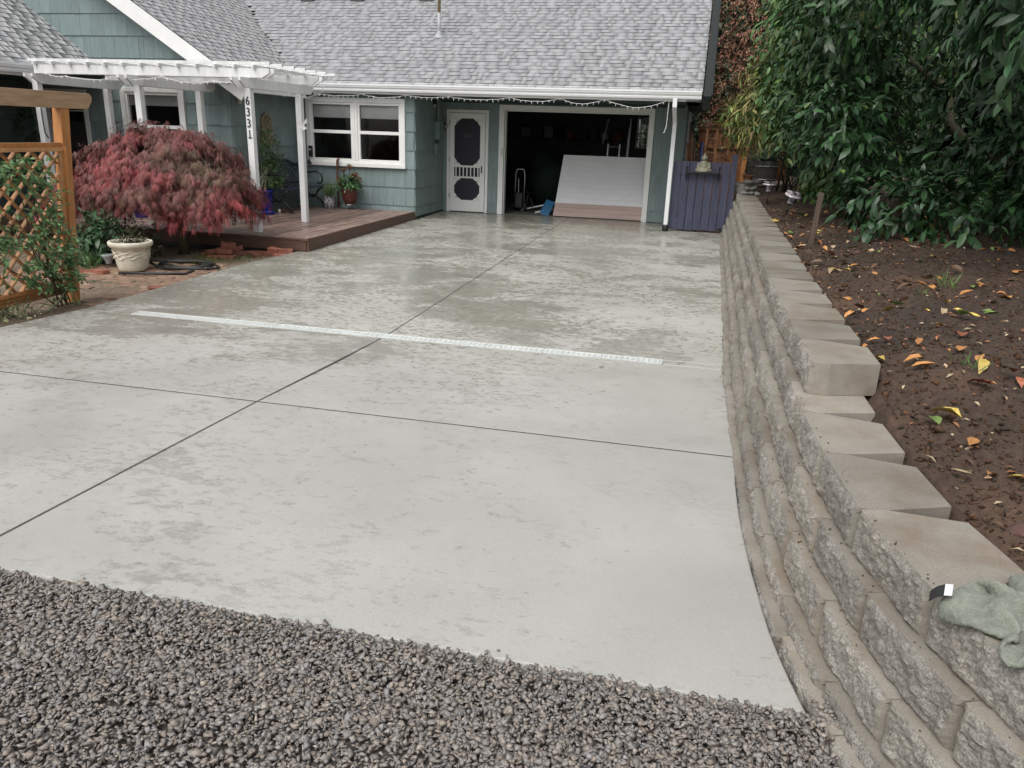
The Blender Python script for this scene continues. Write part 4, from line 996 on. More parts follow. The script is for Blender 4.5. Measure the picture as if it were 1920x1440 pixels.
# wrought iron arch with scrolls
ar = thing('iron_arch', 'curly wrought iron plant arch rising behind the gate statue', 'trellis', (4.3, -.7, 0))
arc = [(4.12+.0, -.7, 0)]+[(4.40-.28*math.cos(t), -.7, 1.30+.58*math.sin(t)) for t in np.linspace(0, math.pi*.86, 18)]
MB().tube(arc, .009, 6).build('hoop', MT['black_metal'], ar, smooth=True)
def spiral(cx, cz, r0, turns, ph, y=-.7, s=1): return [(cx+s*r0*(1-t*.85)*math.cos(ph+turns*2*math.pi*t), y, cz+r0*(1-t*.85)*math.sin(ph+turns*2*math.pi*t)) for t in np.linspace(0, 1, 26)]
for cx, cz, r0, ph, s in ((4.44, 1.50, .10, 0, 1), (4.30, 1.62, .085, 2, -1), (4.26, 1.40, .07, 1, 1), (4.20, 1.74, .06, 3, 1), (4.52, 1.36, .06, 4, -1), (3.99, 1.42, .05, 4, -1)):
    MB().tube(spiral(cx, cz, r0, 1.4, ph, s=s), .006, 6).build('scroll', MT['black_metal'], ar, smooth=True)
MB().tube([(3.93, -.7, 1.30), (4.1, -.72, 1.34), (4.25, -.7, 1.29), (4.45, -.7, 1.36), (4.6, -.7, 1.3)], .007, 6).build('stem', MT['black_metal'], ar, smooth=True)
MB().ball((4.44, -.7, 1.50), .035, 12, 8).build('medallion', MT['stake'], ar, smooth=True)
# wooden fence gate behind
wf = thing('wooden_fence', 'orange-brown wooden fence panel with framed boards at the back of the side yard', 'fence', (4.5, 2.2, 0))
x = 3.98
while x < 4.93:
    MB().box(x, x+.125, 2.22, 2.24, .05, 1.93+random.uniform(-.02, .02)).build('board', MT['fence'], wf); x += .133
MB().box(4.97, 5.075, 2.12, 2.22, 0, 2.05).build('post', MT['cedar'], wf, bevel=.005)
for z in (.35, 1.50, 1.88): MB().box(3.96, 4.968, 2.165, 2.205, z, z+.075).build('rail', MT['fence'], wf)
for x in (4.33, 4.62): MB().box(x, x+.06, 2.15, 2.2, 1.0, 1.88).build('stile', MT['fence'], wf)
MB().box(3.96, 5.1, 2.10, 2.26, 2.0, 2.035).build('cap_board', MT['fence'], wf)
br = MB().box(4.16, 4.22, 1.2, 1.26, .6, 1.86).box(4.32, 4.36, 1.2, 1.26, .6, 1.86)
lad = thing('wooden_ladder', 'pale wooden ladder standing behind the iron arch', 'ladder', (4.26, 1.2, 0))
for x in (4.15, 4.36): MB().box(x-.02, x+.02, 1.18, 1.25, 0, 1.90).build('rail', MT['slat'], lad)
for k in range(6): MB().box(4.17, 4.34, 1.195, 1.235, .25+k*.29, .275+k*.29).build('rung', MT['slat'], lad)

# ------------------------------------------------------------------ foliage helpers
def nrmz(a): return a/np.maximum(np.linalg.norm(a, axis=-1, keepdims=True), 1e-9)
def leaf_mesh(name, P, D, N_, L, W_, col, matn, fold=.25, curl=.25, kind='broad'):
    """one mesh of leaves: base points P, directions D, face normals N_, lengths L, widths W_"""
    D = nrmz(D); S = nrmz(np.cross(D, N_)); U = np.cross(S, D); n = len(P)
    L = np.broadcast_to(L, n)[:, None]; W2 = np.broadcast_to(W_, n)[:, None]/2
    def pt(t, s, h): return P+D*L*t+S*W2*s+U*L*h
    if kind == 'broad':
        c = curl
        vs = [pt(0, 0, 0), pt(.32, .85, fold*.12-c*.05), pt(.32, 0, -c*.03), pt(.32, -.85, fold*.12-c*.05), pt(.68, .8, fold*.10-c*.22), pt(.68, 0, -c*.16), pt(.68, -.8, fold*.10-c*.22), pt(1, 0, -c*.5)]
        F = [(0, 2, 1), (0, 3, 2), (1, 2, 5), (1, 5, 4), (2, 3, 6), (2, 6, 5), (4, 5, 7), (5, 6, 7)]
    elif kind == 'small':
        vs = [pt(0, 0, 0), pt(.5, 1, .06), pt(.5, -1, .06), pt(1, 0, -curl*.3)]; F = [(0, 2, 1), (1, 2, 3)]
    else:
        vs = [pt(0, .25, 0), pt(0, -.25, 0), pt(.5, 1, -curl*.1), pt(.5, -1, -curl*.1), pt(1, 0, -curl*.5)]; F = [(0, 1, 3), (0, 3, 2), (2, 3, 4)]
    k = len(vs); V = np.stack(vs, 1).reshape(-1, 3); FF = (np.array(F)[None]+k*np.arange(n)[:, None, None]).reshape(-1, 3)
    return npmesh(name, V, FF, MT[matn], smooth=(kind == 'broad'), col=np.repeat(col, k, 0))
def jit(n, s=1.): return rng.normal(0, s, (n, 3))
def pal(n, cols, sd=.18):
    c = np.array(cols)[rng.integers(0, len(cols), n)]; return np.clip(c*np.exp(rng.normal(0, sd, (n, 1))), 0, 1)
def ell_surface(n, c, r_, up_bias=0):
    d = nrmz(jit(n)); return np.array(c)+d*np.array(r_), nrmz(d/np.array(r_))
def sprigs(centers, normals, per, spread, droop, L, cols, name, matn, parent, W=.36, kind='broad', fold=.35, curl=.35, sd=.2, singles=0, colfn=None):
    """each centre gets a twig with leaves fanning off it"""
    n = len(centers); ax = nrmz(normals+jit(n, .35)+np.array([0, 0, -droop]))
    t = np.linspace(0, 1, per)[None, :, None]
    P = centers[:, None, :]+ax[:, None, :]*spread*t+rng.normal(0, spread*.06, (n, per, 3)); P[..., 2] -= droop*spread*.4*t[..., 0]**2
    D = ax[:, None, :]*.75+rng.normal(0, .55, (n, per, 3)); D[..., 2] -= droop*.55
    Nn = normals[:, None, :]*.6+np.array([0, 0, .8])+rng.normal(0, .35, (n, per, 3))
    P, D, Nn = P.reshape(-1, 3), D.reshape(-1, 3), Nn.reshape(-1, 3); m = len(P)
    Ls = L*np.exp(rng.normal(0, .2, m)); col = colfn(P) if colfn else pal(m, cols, sd)
    if singles:
        # the leaves nearest the viewer become parts of their own
        d = np.linalg.norm(P-np.array([4.0, -16.4, 1.7]), axis=1); pick = np.argsort(d)[:singles]; mask = np.ones(m, bool); mask[pick] = False
        for i in pick:
            me = leaf_mesh('leaf', np.zeros((1, 3)), D[i:i+1], Nn[i:i+1], Ls[i:i+1], Ls[i:i+1]*W, col[i:i+1], matn, fold, curl, kind)
            O('leaf', me, parent, Matrix.Translation(P[i]))
        P, D, Nn, Ls, col = P[mask], D[mask], Nn[mask], Ls[mask], col[mask]
    me = leaf_mesh(name, P, D, Nn, Ls, Ls*W, col, matn, fold, curl, kind)
    return tag(O(name, me, parent), kind='stuff')

# ------------------------------------------------------------------ laurel on the right bank
def limb(mb, a, b, r0, r1, wob=.1, n=7, seed=0):
    r_ = random.Random(seed); a = Vector(a); b = Vector(b); pts = []
    for i in range(n):
        f = i/(n-1); pts.append(a.lerp(b, f)+Vector((r_.uniform(-1, 1), r_.uniform(-1, 1), r_.uniform(-.5, .5)))*wob*math.sin(math.pi*f))
    return mb.tube(pts, [r0+(r1-r0)*i/(n-1) for i in range(n)], 8)
lau = thing('laurel_tree', 'huge dark green glossy-leaved laurel overhanging the soil bed', 'tree', (8.0, -6.0, .9))
tk = MB()
for i, (bx_, by_, tx, ty, tz) in enumerate([(8.9, -5.2, 7.0, -6.2, 4.0), (9.0, -4.8, 7.4, -3.4, 4.2), (9.1, -5.4, 8.0, -8.4, 4.0), (9.1, -5.0, 9.6, -6.0, 4.8), (8.8, -4.6, 6.2, -3.4, 3.4)]):
    limb(tk, (bx_, by_, .75), (tx, ty, tz), .10, .035, .25, 9, i)
tk.build('trunk', MT['bark'], lau, smooth=True)
crown = MB().tube([(8, -6, 2.2), (8, -6, 4.6)], [.05, .02], 6).build('crown', MT['bark'], lau)
LOB = [  # centre, radii, sprig count
    ((5.95, -3.0, 2.65), (.85, 1.7, 1.55), 330), ((5.95, -2.0, 3.3), (.75, 1.2, 1.2), 130), ((5.72, -4.8, 2.1), (.52, 1.2, .95), 220), ((5.72, -5.1, 3.45), (.62, 1.4, 1.1), 230), ((5.62, -6.2, 1.78), (.38, .7, .58), 100),
    ((6.05, -7.5, 1.16), (.42, .7, .22), 46), ((6.60, -8.2, 1.12), (.5, .45, .2), 26), ((6.38, -10.45, 2.85), (.62, .7, .62), 110), ((6.95, -9.6, 3.7), (1.0, 1.3, .7), 150), ((7.4, -7.2, 4.4), (1.9, 2.6, 1.0), 260),  # last lobe: canopy mostly out of view, added to darken the hollow below
    ((8.6, -9.8, 2.2), (1.0, 1.3, 1.6), 90), ((7.4, -2.2, 4.2), (1.4, 1.6, 1.3), 130), ((5.45, -2.6, 3.45), (.5, 1.0, .8), 90), ((7.35, -6.0, 2.1), (.8, 1.3, 1.15), 130), ((6.9, -8.2, 3.45), (1.2, 1.5, .5), 150), ((7.6, -7.6, 1.6), (.7, .9, .7), 70)]  # includes an off-frame lobe against side light and an added canopy for shade
CP, CN = [], []
for c, r_, k in LOB:
    p, nn = ell_surface(int(k*2.5), c, r_)
    vis = (nn @ np.array([-.55, -.75, .1])) > -.35
    p, nn = p[vis], nn[vis]; dep = rng.uniform(.74, 1.04, (len(p), 1)); p = np.array(c)+(p-np.array(c))*dep
    CP.append(p); CN.append(nn)
CP, CN = np.vstack(CP), np.vstack(CN); k_ = (CP[:, 2] > .95) & ((CP[:, 0] > 5.75) | (CP[:, 2] > 1.95-.20*np.clip(-CP[:, 1]-5.6, 0, 3))); CP, CN = CP[k_], CN[k_]
def laurcol(P):
    n = len(P); c = pal(n, [(.015, .044, .014), (.020, .055, .018), (.027, .068, .022), (.016, .046, .017), (.034, .074, .028)], .3)
    lt = np.clip((-P[:, 1]-2.2)/-3+1.1, 0, 1)  # lit side painted in: lighter, yellower leaf colours towards the house end
    yl = (rng.uniform(0, 1, n) < .08*lt+.015)[:, None]; fr = np.clip((P[:, 1]+6.6)/3.2, 0, 1)[:, None]
    c = c*(1-fr*.85)+fr*.85*pal(n, [(.085, .165, .045), (.065, .145, .045), (.125, .19, .06), (.045, .11, .034)], .22)
    return np.where(yl, pal(n, [(.14, .17, .04), (.10, .16, .04)], .2), c)
sprigs(CP, CN, 9, .34, .7, .138, None, 'foliage', 'leaf', crown, W=.40, singles=290, colfn=laurcol, fold=.5, curl=.45)
# inner leaves coloured extra dark for the hollow's shade; they close the crown
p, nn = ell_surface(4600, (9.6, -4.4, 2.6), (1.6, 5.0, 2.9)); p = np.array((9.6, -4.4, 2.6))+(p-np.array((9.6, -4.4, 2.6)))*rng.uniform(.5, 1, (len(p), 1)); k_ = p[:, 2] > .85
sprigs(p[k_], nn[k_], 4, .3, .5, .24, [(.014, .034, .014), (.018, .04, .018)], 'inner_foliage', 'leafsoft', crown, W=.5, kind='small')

# yellow-green shrub, bamboo-like leaves, beyond the laurel
ys = thing('yellow_shrub', 'yellow-green leafy shrub leaning over the wooden fence', 'shrub', (5.6, -.6, .8))
m_ = MB()
for i in range(6): limb(m_, (5.7+random.uniform(-.2, .2), -.4+random.uniform(-.3, .3), .75), (4.9+random.uniform(0, 1.1), -1.2+random.uniform(-.8, .9), 2.3+random.uniform(0, .7)), .02, .008, .12, 6, i+20)
m_.build('stems', MT['bark'], ys, smooth=True)
P_, N_ = [], []
for c, r_, k in (((5.1, -1.6, 2.35), (.5, .7, .5), 230), ((5.5, -1.9, 2.4), (.5, .7, .6), 200), ((4.85, -.6, 2.15), (.4, .6, .4), 120), ((5.25, -1.3, 2.85), (.5, .7, .4), 130)):
    p, nn = ell_surface(k, c, r_); p = np.array(c)+(p-np.array(c))*rng.uniform(.4, 1.05, (k, 1)); P_.append(p); N_.append(nn)
sprigs(np.vstack(P_), np.vstack(N_), 8, .26, .8, .16, [(.20, .22, .06), (.25, .23, .08), (.14, .19, .055), (.26, .20, .10), (.09, .15, .045)], 'foliage', 'leafsoft', ys, W=.22, curl=.5, sd=.25)
# rust-coloured tree behind the house end
rt2 = thing('rust_leaved_tree', 'rust-brown leaved tree behind the right end of the roof', 'tree', (5.6, 7.5, 0))
m_ = MB(); limb(m_, (5.6, 7.5, -.2), (5.5, 7.4, 4.6), .16, .05, .15, 8, 3)
for i in range(7): limb(m_, (5.55, 7.45, 2+i*.35), (5.5+random.uniform(-1.6, 1.4), 7.4+random.uniform(-1.2, 1.2), 3+i*.45), .05, .012, .15, 6, i+40)
m_.build('trunk', MT['bark'], rt2, smooth=True)
P_, N_ = [], []
for c, r_, k in (((5.4, 7.2, 4.6), (1.5, 1.4, 1.3), 420), ((4.7, 7.0, 3.0), (.9, 1.2, 1.3), 330), ((5.8, 7.2, 3.2), (1.3, 1.3, 1.2), 300), ((5.0, 6.4, 1.9), (.9, .8, .9), 240), ((4.6, 6.6, 5.6), (1.2, 1.2, .8), 180)):
    p, nn = ell_surface(k, c, r_); p = np.array(c)+(p-np.array(c))*rng.uniform(.35, 1.05, (k, 1)); P_.append(p); N_.append(nn)
sprigs(np.vstack(P_), np.vstack(N_), 9, .25, .4, .075, [(.25, .10, .06), (.31, .14, .085), (.19, .09, .06), (.13, .10, .05), (.33, .18, .11)], 'crown', 'leafsoft', rt2, W=.5, kind='small', sd=.3)
# far hedge closing the view behind the yard
fh = MB()
hp = np.stack([rng.uniform(2.2, 16, 5200), rng.uniform(9.5, 11.5, 5200), rng.uniform(-.2, 8.5, 5200)], -1)
hn = np.tile(np.array([[-.2, -1, .3]]), (len(hp), 1))
hd_ = thing('evergreen_hedge', 'tall dark evergreen hedge closing the yard behind the fence', 'hedge', (8, 10.5, 0))
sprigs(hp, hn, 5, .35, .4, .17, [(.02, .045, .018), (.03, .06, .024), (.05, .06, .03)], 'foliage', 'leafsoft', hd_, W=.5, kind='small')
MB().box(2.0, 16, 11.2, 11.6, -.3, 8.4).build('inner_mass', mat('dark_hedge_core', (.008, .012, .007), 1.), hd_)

# ------------------------------------------------------------------ weeping red maple
mp = thing('weeping_maple', 'low domed weeping maple with lacy red and bronze leaves beside the deck', 'tree', (-3.09, -6.75, -.12))
MC = Vector((-3.2, -6.85, .62))
m_ = MB().tube([(-3.09, -6.70, -.15), (-3.07, -6.70, .12), (-3.10, -6.72, .36), (-3.06, -6.74, .60)], [.085, .062, .058, .05], 10)
for i in range(9):
    a_ = i*2.4; r_ = random.uniform(.7, 1.2); e = (MC.x+math.cos(a_)*r_*1.1, MC.y+math.sin(a_)*r_*.6, random.uniform(.75, 1.1))
    p0 = Vector((-3.07, -6.73, .45+.03*i)); mid = Vector((p0.x*.5+e[0]*.5, p0.y*.5+e[1]*.5, e[2]+.22)); 
    m_.tube([p0, p0.lerp(mid, .5)+Vector((0, 0, .08)), mid, mid.lerp(Vector(e), .6), Vector(e)+Vector((0, 0, -.15))], [.034, .026, .018, .012, .006], 7)
m_.build('trunk', MT['bark'], mp, smooth=True)
def maple_pts(n, c, rx, ry, rz, lo=-.25):
    th = rng.uniform(0, 2*np.pi, n); zz_ = rng.uniform(lo, 1, n); rr_ = np.sqrt(np.clip(1-np.clip(zz_, 0, 1)**2, 0.02, 1))
    d = np.stack([rr_*np.cos(th), rr_*np.sin(th), zz_], -1); return np.array(c)+d*np.array([rx, ry, rz]), nrmz(d/np.array([rx, ry, rz]))
TI = [((-3.25, -6.8, 1.02), 1.12, .70, .52, 620, -.05, 0), ((-3.25, -6.85, .80), 1.42, .85, .40, 620, -.12, 1), ((-4.05, -6.9, .66), .80, .62, .30, 330, -.35, 2), ((-2.42, -6.85, .66), .66, .62, .34, 330, -.5, 2), ((-3.3, -7.12, .70), .85, .52, .28, 300, -.3, 2), ((-3.1, -6.75, 1.36), .55, .42, .26, 200, 0, 0)]
P_, N_, G_ = [], [], []
for c, rx, ry, rz, k, lo, gidx in TI:
    p, nn = maple_pts(k, c, rx, ry, rz, lo); dep = rng.uniform(.72, 1.05, (k, 1)); p = np.array(c)+(p-np.array(c))*dep
    rip = .17*(vn(p[:, 0]*3.2, p[:, 1]*3.2, p[:, 2]*3.2, 77)-.5)[:, None]; p = p+nn*rip*2
    P_.append(p); N_.append(nn); G_.append(np.full(k, gidx))
P_, N_, G_ = np.vstack(P_), np.vstack(N_), np.concatenate(G_)
gap = vn(P_[:, 0]*3.1, P_[:, 1]*3.1, P_[:, 2]*4.2, 91); keep = (P_[:, 2] > .42-.10*vn(P_[:, 0]*2.5, 0, 0, 92)) & (P_[:, 0] < -1.93) & (gap > .30); P_, N_, G_ = P_[keep], N_[keep], G_[keep]
# top shoots
sh_p = np.array([(-3.18, -6.75, 1.60), (-3.15, -6.75, 1.66), (-2.3, -6.7, 1.34), (-2.28, -6.72, 1.42), (-2.72, -6.75, 1.33), (-3.5, -6.8, 1.55)]); P_ = np.vstack([P_, sh_p, sh_p+.03]); N_ = np.vstack([N_, np.tile([[0, -.3, .9]], (12, 1))]); G_ = np.concatenate([G_, np.full(12, 1)])
n = len(P_); per, lob = 10, 7
ax = nrmz(N_*np.array([1, 1, .45])+jit(n, .25)+np.array([0, 0, -.55]))
t = np.linspace(0, 1, per)[None, :, None]
Q = P_[:, None]+ax[:, None]*.15*t+rng.normal(0, .022, (n, per, 3)); Q[..., 2] -= .05*t[..., 0]**2
# each leaf: seven thread-like lobes fanning from the stalk
Ld = nrmz(ax[:, None]*.9+rng.normal(0, .45, (n, per, 3))+np.array([0, 0, -.55])); Nf = nrmz(N_[:, None]+rng.normal(0, .35, (n, per, 3))+np.array([0, 0, .4]))
Sd = nrmz(np.cross(Ld, Nf)); ang = np.linspace(-.95, .95, lob)+0
D = Ld[:, :, None]*np.cos(ang)[None, None, :, None]+Sd[:, :, None]*np.sin(ang)[None, None, :, None]
D[..., 2] -= .6
PP = np.repeat(Q[:, :, None], lob, 2).reshape(-1, 3); DD = D.reshape(-1, 3); NN = np.repeat(Nf[:, :, None], lob, 2).reshape(-1, 3); m2_ = len(PP)
LL = (.118*(1-.35*np.abs(ang)/.95))[None, None].repeat(n, 0).repeat(per, 1).reshape(-1)*np.exp(rng.normal(0, .15, m2_))
tone = np.clip(vn(P_[:, 0]*1.7, P_[:, 1]*1.7, P_[:, 2]*2.6, 5)*1.3-.15+np.where(G_ == 2, .30, 0)+np.where(G_ == 1, .05, 0)-np.where(P_[:, 2] > 1.0, .05, 0)+rng.normal(0, .12, n), 0, 1)
cA, cB, cC = np.array([.118, .080, .052]), np.array([.16, .062, .056]), np.array([.29, .060, .062])
tc = tone[:, None]; base = np.where(tc < .5, cA+(cB-cA)*tc*2, cB+(cC-cB)*(tc-.5)*2)*np.exp(rng.normal(0, .16, (n, 1)))
CO = np.repeat(base, per*lob, 0)
me = leaf_mesh('crown', PP, DD, NN, LL, LL*.058, np.clip(CO, 0, 1), 'maple', curl=.35, kind='thin')
tag(O('crown', me, mp), kind='stuff')

# ------------------------------------------------------------------ deck furniture
bench = thing('garden_bench', 'dark cast iron garden bench with lattice back against the porch wall', 'bench', (-3.5, -2.65, ZD))
BY0, BY1 = -3.30, -1.95
seat_z = ZD+.42
for y in (BY0, BY1):
    f = MB()
    f.tube([(-3.20, y, ZD+.012), (-3.27, y, ZD+.13), (-3.40, y, ZD+.22), (-3.33, y, ZD+.34), (-3.24, y, seat_z-.02)], .020, 8)
    f.tube([(-3.74, y, ZD+.012), (-3.66, y, ZD+.14), (-3.50, y, ZD+.22), (-3.62, y, ZD+.33), (-3.70, y, seat_z)], .020, 8)
    f.ball((-3.45, y, ZD+.22), .04, 8, 6); f.box(-3.24, -3.15, y-.025, y+.025, ZD, ZD+.014); f.box(-3.78, -3.69, y-.025, y+.025, ZD, ZD+.014)
    f.build('leg_frame', MT['black_metal'], bench, smooth=True)
    a_ = MB().tube([(-3.76, y, seat_z+.24), (-3.55, y, seat_z+.25), (-3.36, y, seat_z+.27), (-3.25, y, seat_z+.22), (-3.23, y, seat_z+.10), (-3.28, y, seat_z+.04), (-3.34, y, seat_z+.07)], .017, 8)
    a_.build('armrest', MT['black_metal'], bench, smooth=True)
for k in range(6):
    xk = -3.24-.085*k; MB().box(xk-.036, xk+.036, BY0-.03, BY1+.03, seat_z-.012-.004*(2-abs(k-2)), seat_z+.008-.004*(2-abs(k-2))).build('seat_slat', MT['bench'], bench, bevel=.004)
def back_pt(y, h): return Vector((-3.70-.17*h, y, seat_z+h))
bk = MB()
top = []
for i in range(21):
    f = i/20; y = BY0+(BY1-BY0)*f; h = .40+.11*math.sin(math.pi*f)**2+.015*math.sin(math.pi*6*f); top.append(back_pt(y, h))
bk.tube([back_pt(BY0, .02), back_pt(BY0, .38)], .02, 8); bk.tube([back_pt(BY1, .02), back_pt(BY1, .38)], .02, 8)
bk.tube([back_pt(BY0, .06), back_pt(BY1, .06)], .018, 8)
bk.tube(top, .03, 8)
bk.tube([p-Vector((-.02, 0, .09)) for p in top[1:-1]], .012, 6)
bk = bk.build('backrest', MT['bench'], bench, smooth=True)
lt = MB(); ys_ = np.linspace(BY0+.10, BY1-.10, 15)
for i, y in enumerate(ys_):
    for d in (-1, 1):
        y2 = y+d*.26
        if BY0+.05 < y2 < BY1-.05:
            f = (y2-BY0)/(BY1-BY0); lt.tube([back_pt(y, .07), back_pt(y2, .30+.08*math.sin(math.pi*f)**2)], .006, 5)
lt.build('lattice', MT['black_metal'], bk, smooth=True)

def pot(name, label, c, prof, matn, group=None, n=28, soil=True, rim=None):
    t = thing(name, label, 'plant pot', c, group)
    MB().lathe(prof, n, c).build('pot_body', MT[matn], t, smooth=True)
    if soil:
        r_ = prof[-1][0]; z = prof[-1][1]; MB().lathe([(.001, z-.02), (r_+.004, z-.022)], n, c).build('potting_soil', MT['soilpot'], t)
    return t
def pot_prof(rb, rt, h, lip=.012, lh=.03, th=.015): return [(rb*.96, 0), (rb, .008), (rb+(rt-rb)*.55+.006, h*.55), (rt, h-lh), (rt+lip, h-lh+.004), (rt+lip, h-.004), (rt+lip-.004, h), (rt-th, h), (rt-th-.003, h-.05)]
def foliage_ball(name, c, r_, k, per, L, cols, parent, W=.4, droop=.3, matn='leafsoft', kind='small', spread=.1, sd=.2):
    p, nn = ell_surface(k, c, r_); p = np.array(c)+(p-np.array(c))*rng.uniform(.3, 1, (k, 1))
    return sprigs(p, nn, per, spread, droop, L, cols, name, matn, parent, W=W, kind=kind, sd=sd)
def grass(name, c, r_, h, n, cols, parent, lean=.35, W=.006):
    P = np.array(c)+np.stack([rng.normal(0, r_*.5, n), rng.normal(0, r_*.5, n), np.zeros(n)], -1)
    D = np.stack([rng.normal(0, lean, n), rng.normal(0, lean, n), np.ones(n)], -1); N_ = jit(n)
    L = h*rng.uniform(.5, 1.05, n); me = leaf_mesh(name, P, D, N_, L, W, pal(n, cols, .2), 'leafsoft', curl=.6, kind='thin'); return tag(O(name, me, parent), kind='stuff')
# blue pot with climbing plant
bpz = (-3.56, -3.58, ZD+.001)
t = pot('blue_planter', 'tall cobalt blue glazed pot with a climbing plant beside the bench', bpz, pot_prof(.095, .135, .42), 'blue')
m_ = MB()
for i in range(5): limb(m_, (-3.58+random.uniform(-.05, .05), -3.58+random.uniform(-.05, .05), ZD+.4), (-3.68+random.uniform(-.06, .06), -3.30+random.uniform(-.25, .3), 1.25+random.uniform(-.2, .35)), .008, .004, .05, 6, i+60)
m_.build('vine_stems', MT['bark'], t)
P_ = np.stack([rng.normal(-3.66, .06, 260), rng.normal(-3.25, .13, 260), rng.uniform(.6, 1.62, 260)], -1); P_[:60, 1] += rng.uniform(-.35, .1, 60); P_[60:110, 2] = rng.uniform(.55, .85, 50); P_[60:110, 1] += rng.uniform(-.1, .45, 50); P_[110:140, 1] += .22; P_[110:140, 2] = rng.uniform(.95, 1.2, 30)
sprigs(P_, np.tile([[.8, -.3, .2]], (260, 1))+jit(260, .3), 8, .10, .3, .042, [(.06, .115, .035), (.09, .15, .05), (.045, .09, .03), (.14, .19, .08)], 'vine_leaves', 'leafsoft', t, W=.55, kind='small')
grass('strap_leaves', (-3.62, -3.72, ZD+.38), .09, .55, 40, [(.16, .19, .12), (.25, .27, .18)], t, .35, .012)
# grey pot with grass
gp = (-3.06, -2.03, ZD+.001)
t = pot('grey_planter', 'mottled grey round pot with tufted grass under the front window', gp, [(.088, 0), (.105, .02), (.115, .12), (.11, .20), (.116, .215), (.116, .225), (.10, .225), (.098, .18)], 'greypot')
grass('grass_tuft', (gp[0], gp[1], gp[2]+.2), .10, .34, 240, [(.10, .16, .06), (.15, .20, .08), (.08, .13, .05)], t, .25, .007)
# oxblood pot on a stand with sedum
rp = (-2.62, -2.04, ZD+.10)
t = pot('oxblood_planter', 'dark red-brown round pot with rusty flower heads on a thin stand', rp, [(.075, 0), (.10, .01), (.145, .10), (.165, .20), (.165, .27), (.172, .285), (.172, .295), (.15, .295), (.148, .25)], 'redpot')
for k in range(3):
    a_ = k*2.1+.4; MB().tube([(rp[0]+.10*math.cos(a_), rp[1]+.10*math.sin(a_), ZD+.001), (rp[0]+.09*math.cos(a_), rp[1]+.09*math.sin(a_), rp[2]+.012)], .007, 6).build('stand_leg', MT['steel'], t)
MB().tube([(rp[0]+.095*math.cos(a), rp[1]+.095*math.sin(a), rp[2]-.006) for a in np.linspace(0, 2*math.pi, 20)], .007, 6).build('stand_ring', MT['steel'], t)
foliage_ball('leaves', (rp[0], rp[1], rp[2]+.40), (.22, .18, .14), 150, 6, .065, [(.07, .15, .05), (.10, .19, .07), (.05, .11, .04)], t, .42, spread=.08)
for (dx, dz, r_) in ((.02, .72, .06), (-.09, .66, .05), (.16, .58, .065), (.10, .55, .05), (-.20, .48, .05), (.20, .50, .05), (-.15, .38, .06)):
    c = (rp[0]+dx, rp[1]-.04+random.uniform(-.05, .05), rp[2]+dz)
    MB().tube([(rp[0]+dx*.4, rp[1], rp[2]+.3), (c[0], c[1], c[2]-.01)], .005, 5).build('flower_stem', MT['bark'], t)
    foliage_ball('flower_head', c, (r_, r_, r_*.45), 60, 4, .018, [(.20, .085, .045), (.26, .12, .06), (.16, .06, .04)], t, .8, spread=.02)
# rusty garden stake sculpture behind the grass pot
gs = MB().tube([(-2.95, -1.86, ZD+.01), (-2.95, -1.86, .95), (-2.93, -1.87, 1.05), (-2.90, -1.87, 1.10)], [.02, .018, .03, .022], 8)
tag(gs.build('rusty_totem', MT['rust'], smooth=True), 'slim rusty garden totem standing behind the grey grass pot', 'ornament')
# small things on the deck
for i, (x, y, l_, m_, lab) in enumerate(((-3.44, -3.68, .05, 'blue', 'small dark blue dish on the deck by the tall blue pot'), (-3.42, -3.36, .026, 'cream', 'tiny cream jar on the deck left of its twin'), (-3.36, -3.33, .026, 'redpot', 'tiny dark jar on the deck nearest the bench leg'))):
    tag(MB().lathe([(l_*.8, 0), (l_, .01), (l_, .06), (l_*.8, .07), (l_*.7, .07)], 14, (x, y, ZD+.001)).build('deck_jar', MT[m_], smooth=True), lab, 'jar')
tag(remesh_blob('purple_cloth', [((-3.55, -3.72, ZD+.03), (.13, .09, .035), (0, 0, .3)), ((-3.45, -3.6, ZD+.025), (.10, .05, .03), (0, 0, -.4)), ((-3.62, -3.66, ZD+.05), (.06, .06, .05), (0, 0, 0))], .012, 'blue', disp=lambda V: .012*(vn(V[:, 0]*30, V[:, 1]*30, V[:, 2]*30, 3)-.5)), 'crumpled blue cloth at the foot of the tall blue pot', 'cloth')
# wrought iron plant stand with scroll feet and blue pots behind the maple
ps = thing('plant_stand', 'black wrought iron plant stand with scroll feet on the deck behind the maple', 'stand', (-3.1, -5.15, ZD))
for k in range(3):
    a_ = k*2.09+.5; dx, dy = math.cos(a_), math.sin(a_)
    pts = [(-3.1+dx*.16, -5.15+dy*.16, .62), (-3.1+dx*.13, -5.15+dy*.13, .4), (-3.1+dx*.17, -5.15+dy*.17, .25)]+[(-3.1+dx*(.205+.035*math.cos(q)), -5.15+dy*(.205+.035*math.cos(q)), ZD+.045+.035*math.sin(q)) for q in np.linspace(math.pi*.8, math.pi*2.6, 14)]
    MB().tube(pts, .008, 6).build('leg', MT['black_metal'], ps, smooth=True)
MB().lathe([(.0, .615), (.22, .615), (.22, .63), (.0, .632)], 24, (-3.1, -5.15, 0)).build('top', MT['black_metal'], ps)
t = pot('blue_planter', 'blue glazed pot glimpsed through the maple foliage', (-4.30, -5.2, ZD+.001), pot_prof(.15, .20, .95), 'blue'); grass('strap_leaves', (-4.30, -5.2, ZD+.9), .1, .4, 40, [(.06, .12, .05)], t)
t = pot('blue_planter', 'low cobalt pot on the deck behind the cream planter', (-5.0, -5.05, ZD+.001), pot_prof(.12, .16, .30), 'blue'); grass('strap_leaves', (-5.0, -5.05, ZD+.26), .08, .35, 40, [(.06, .12, .05)], t)
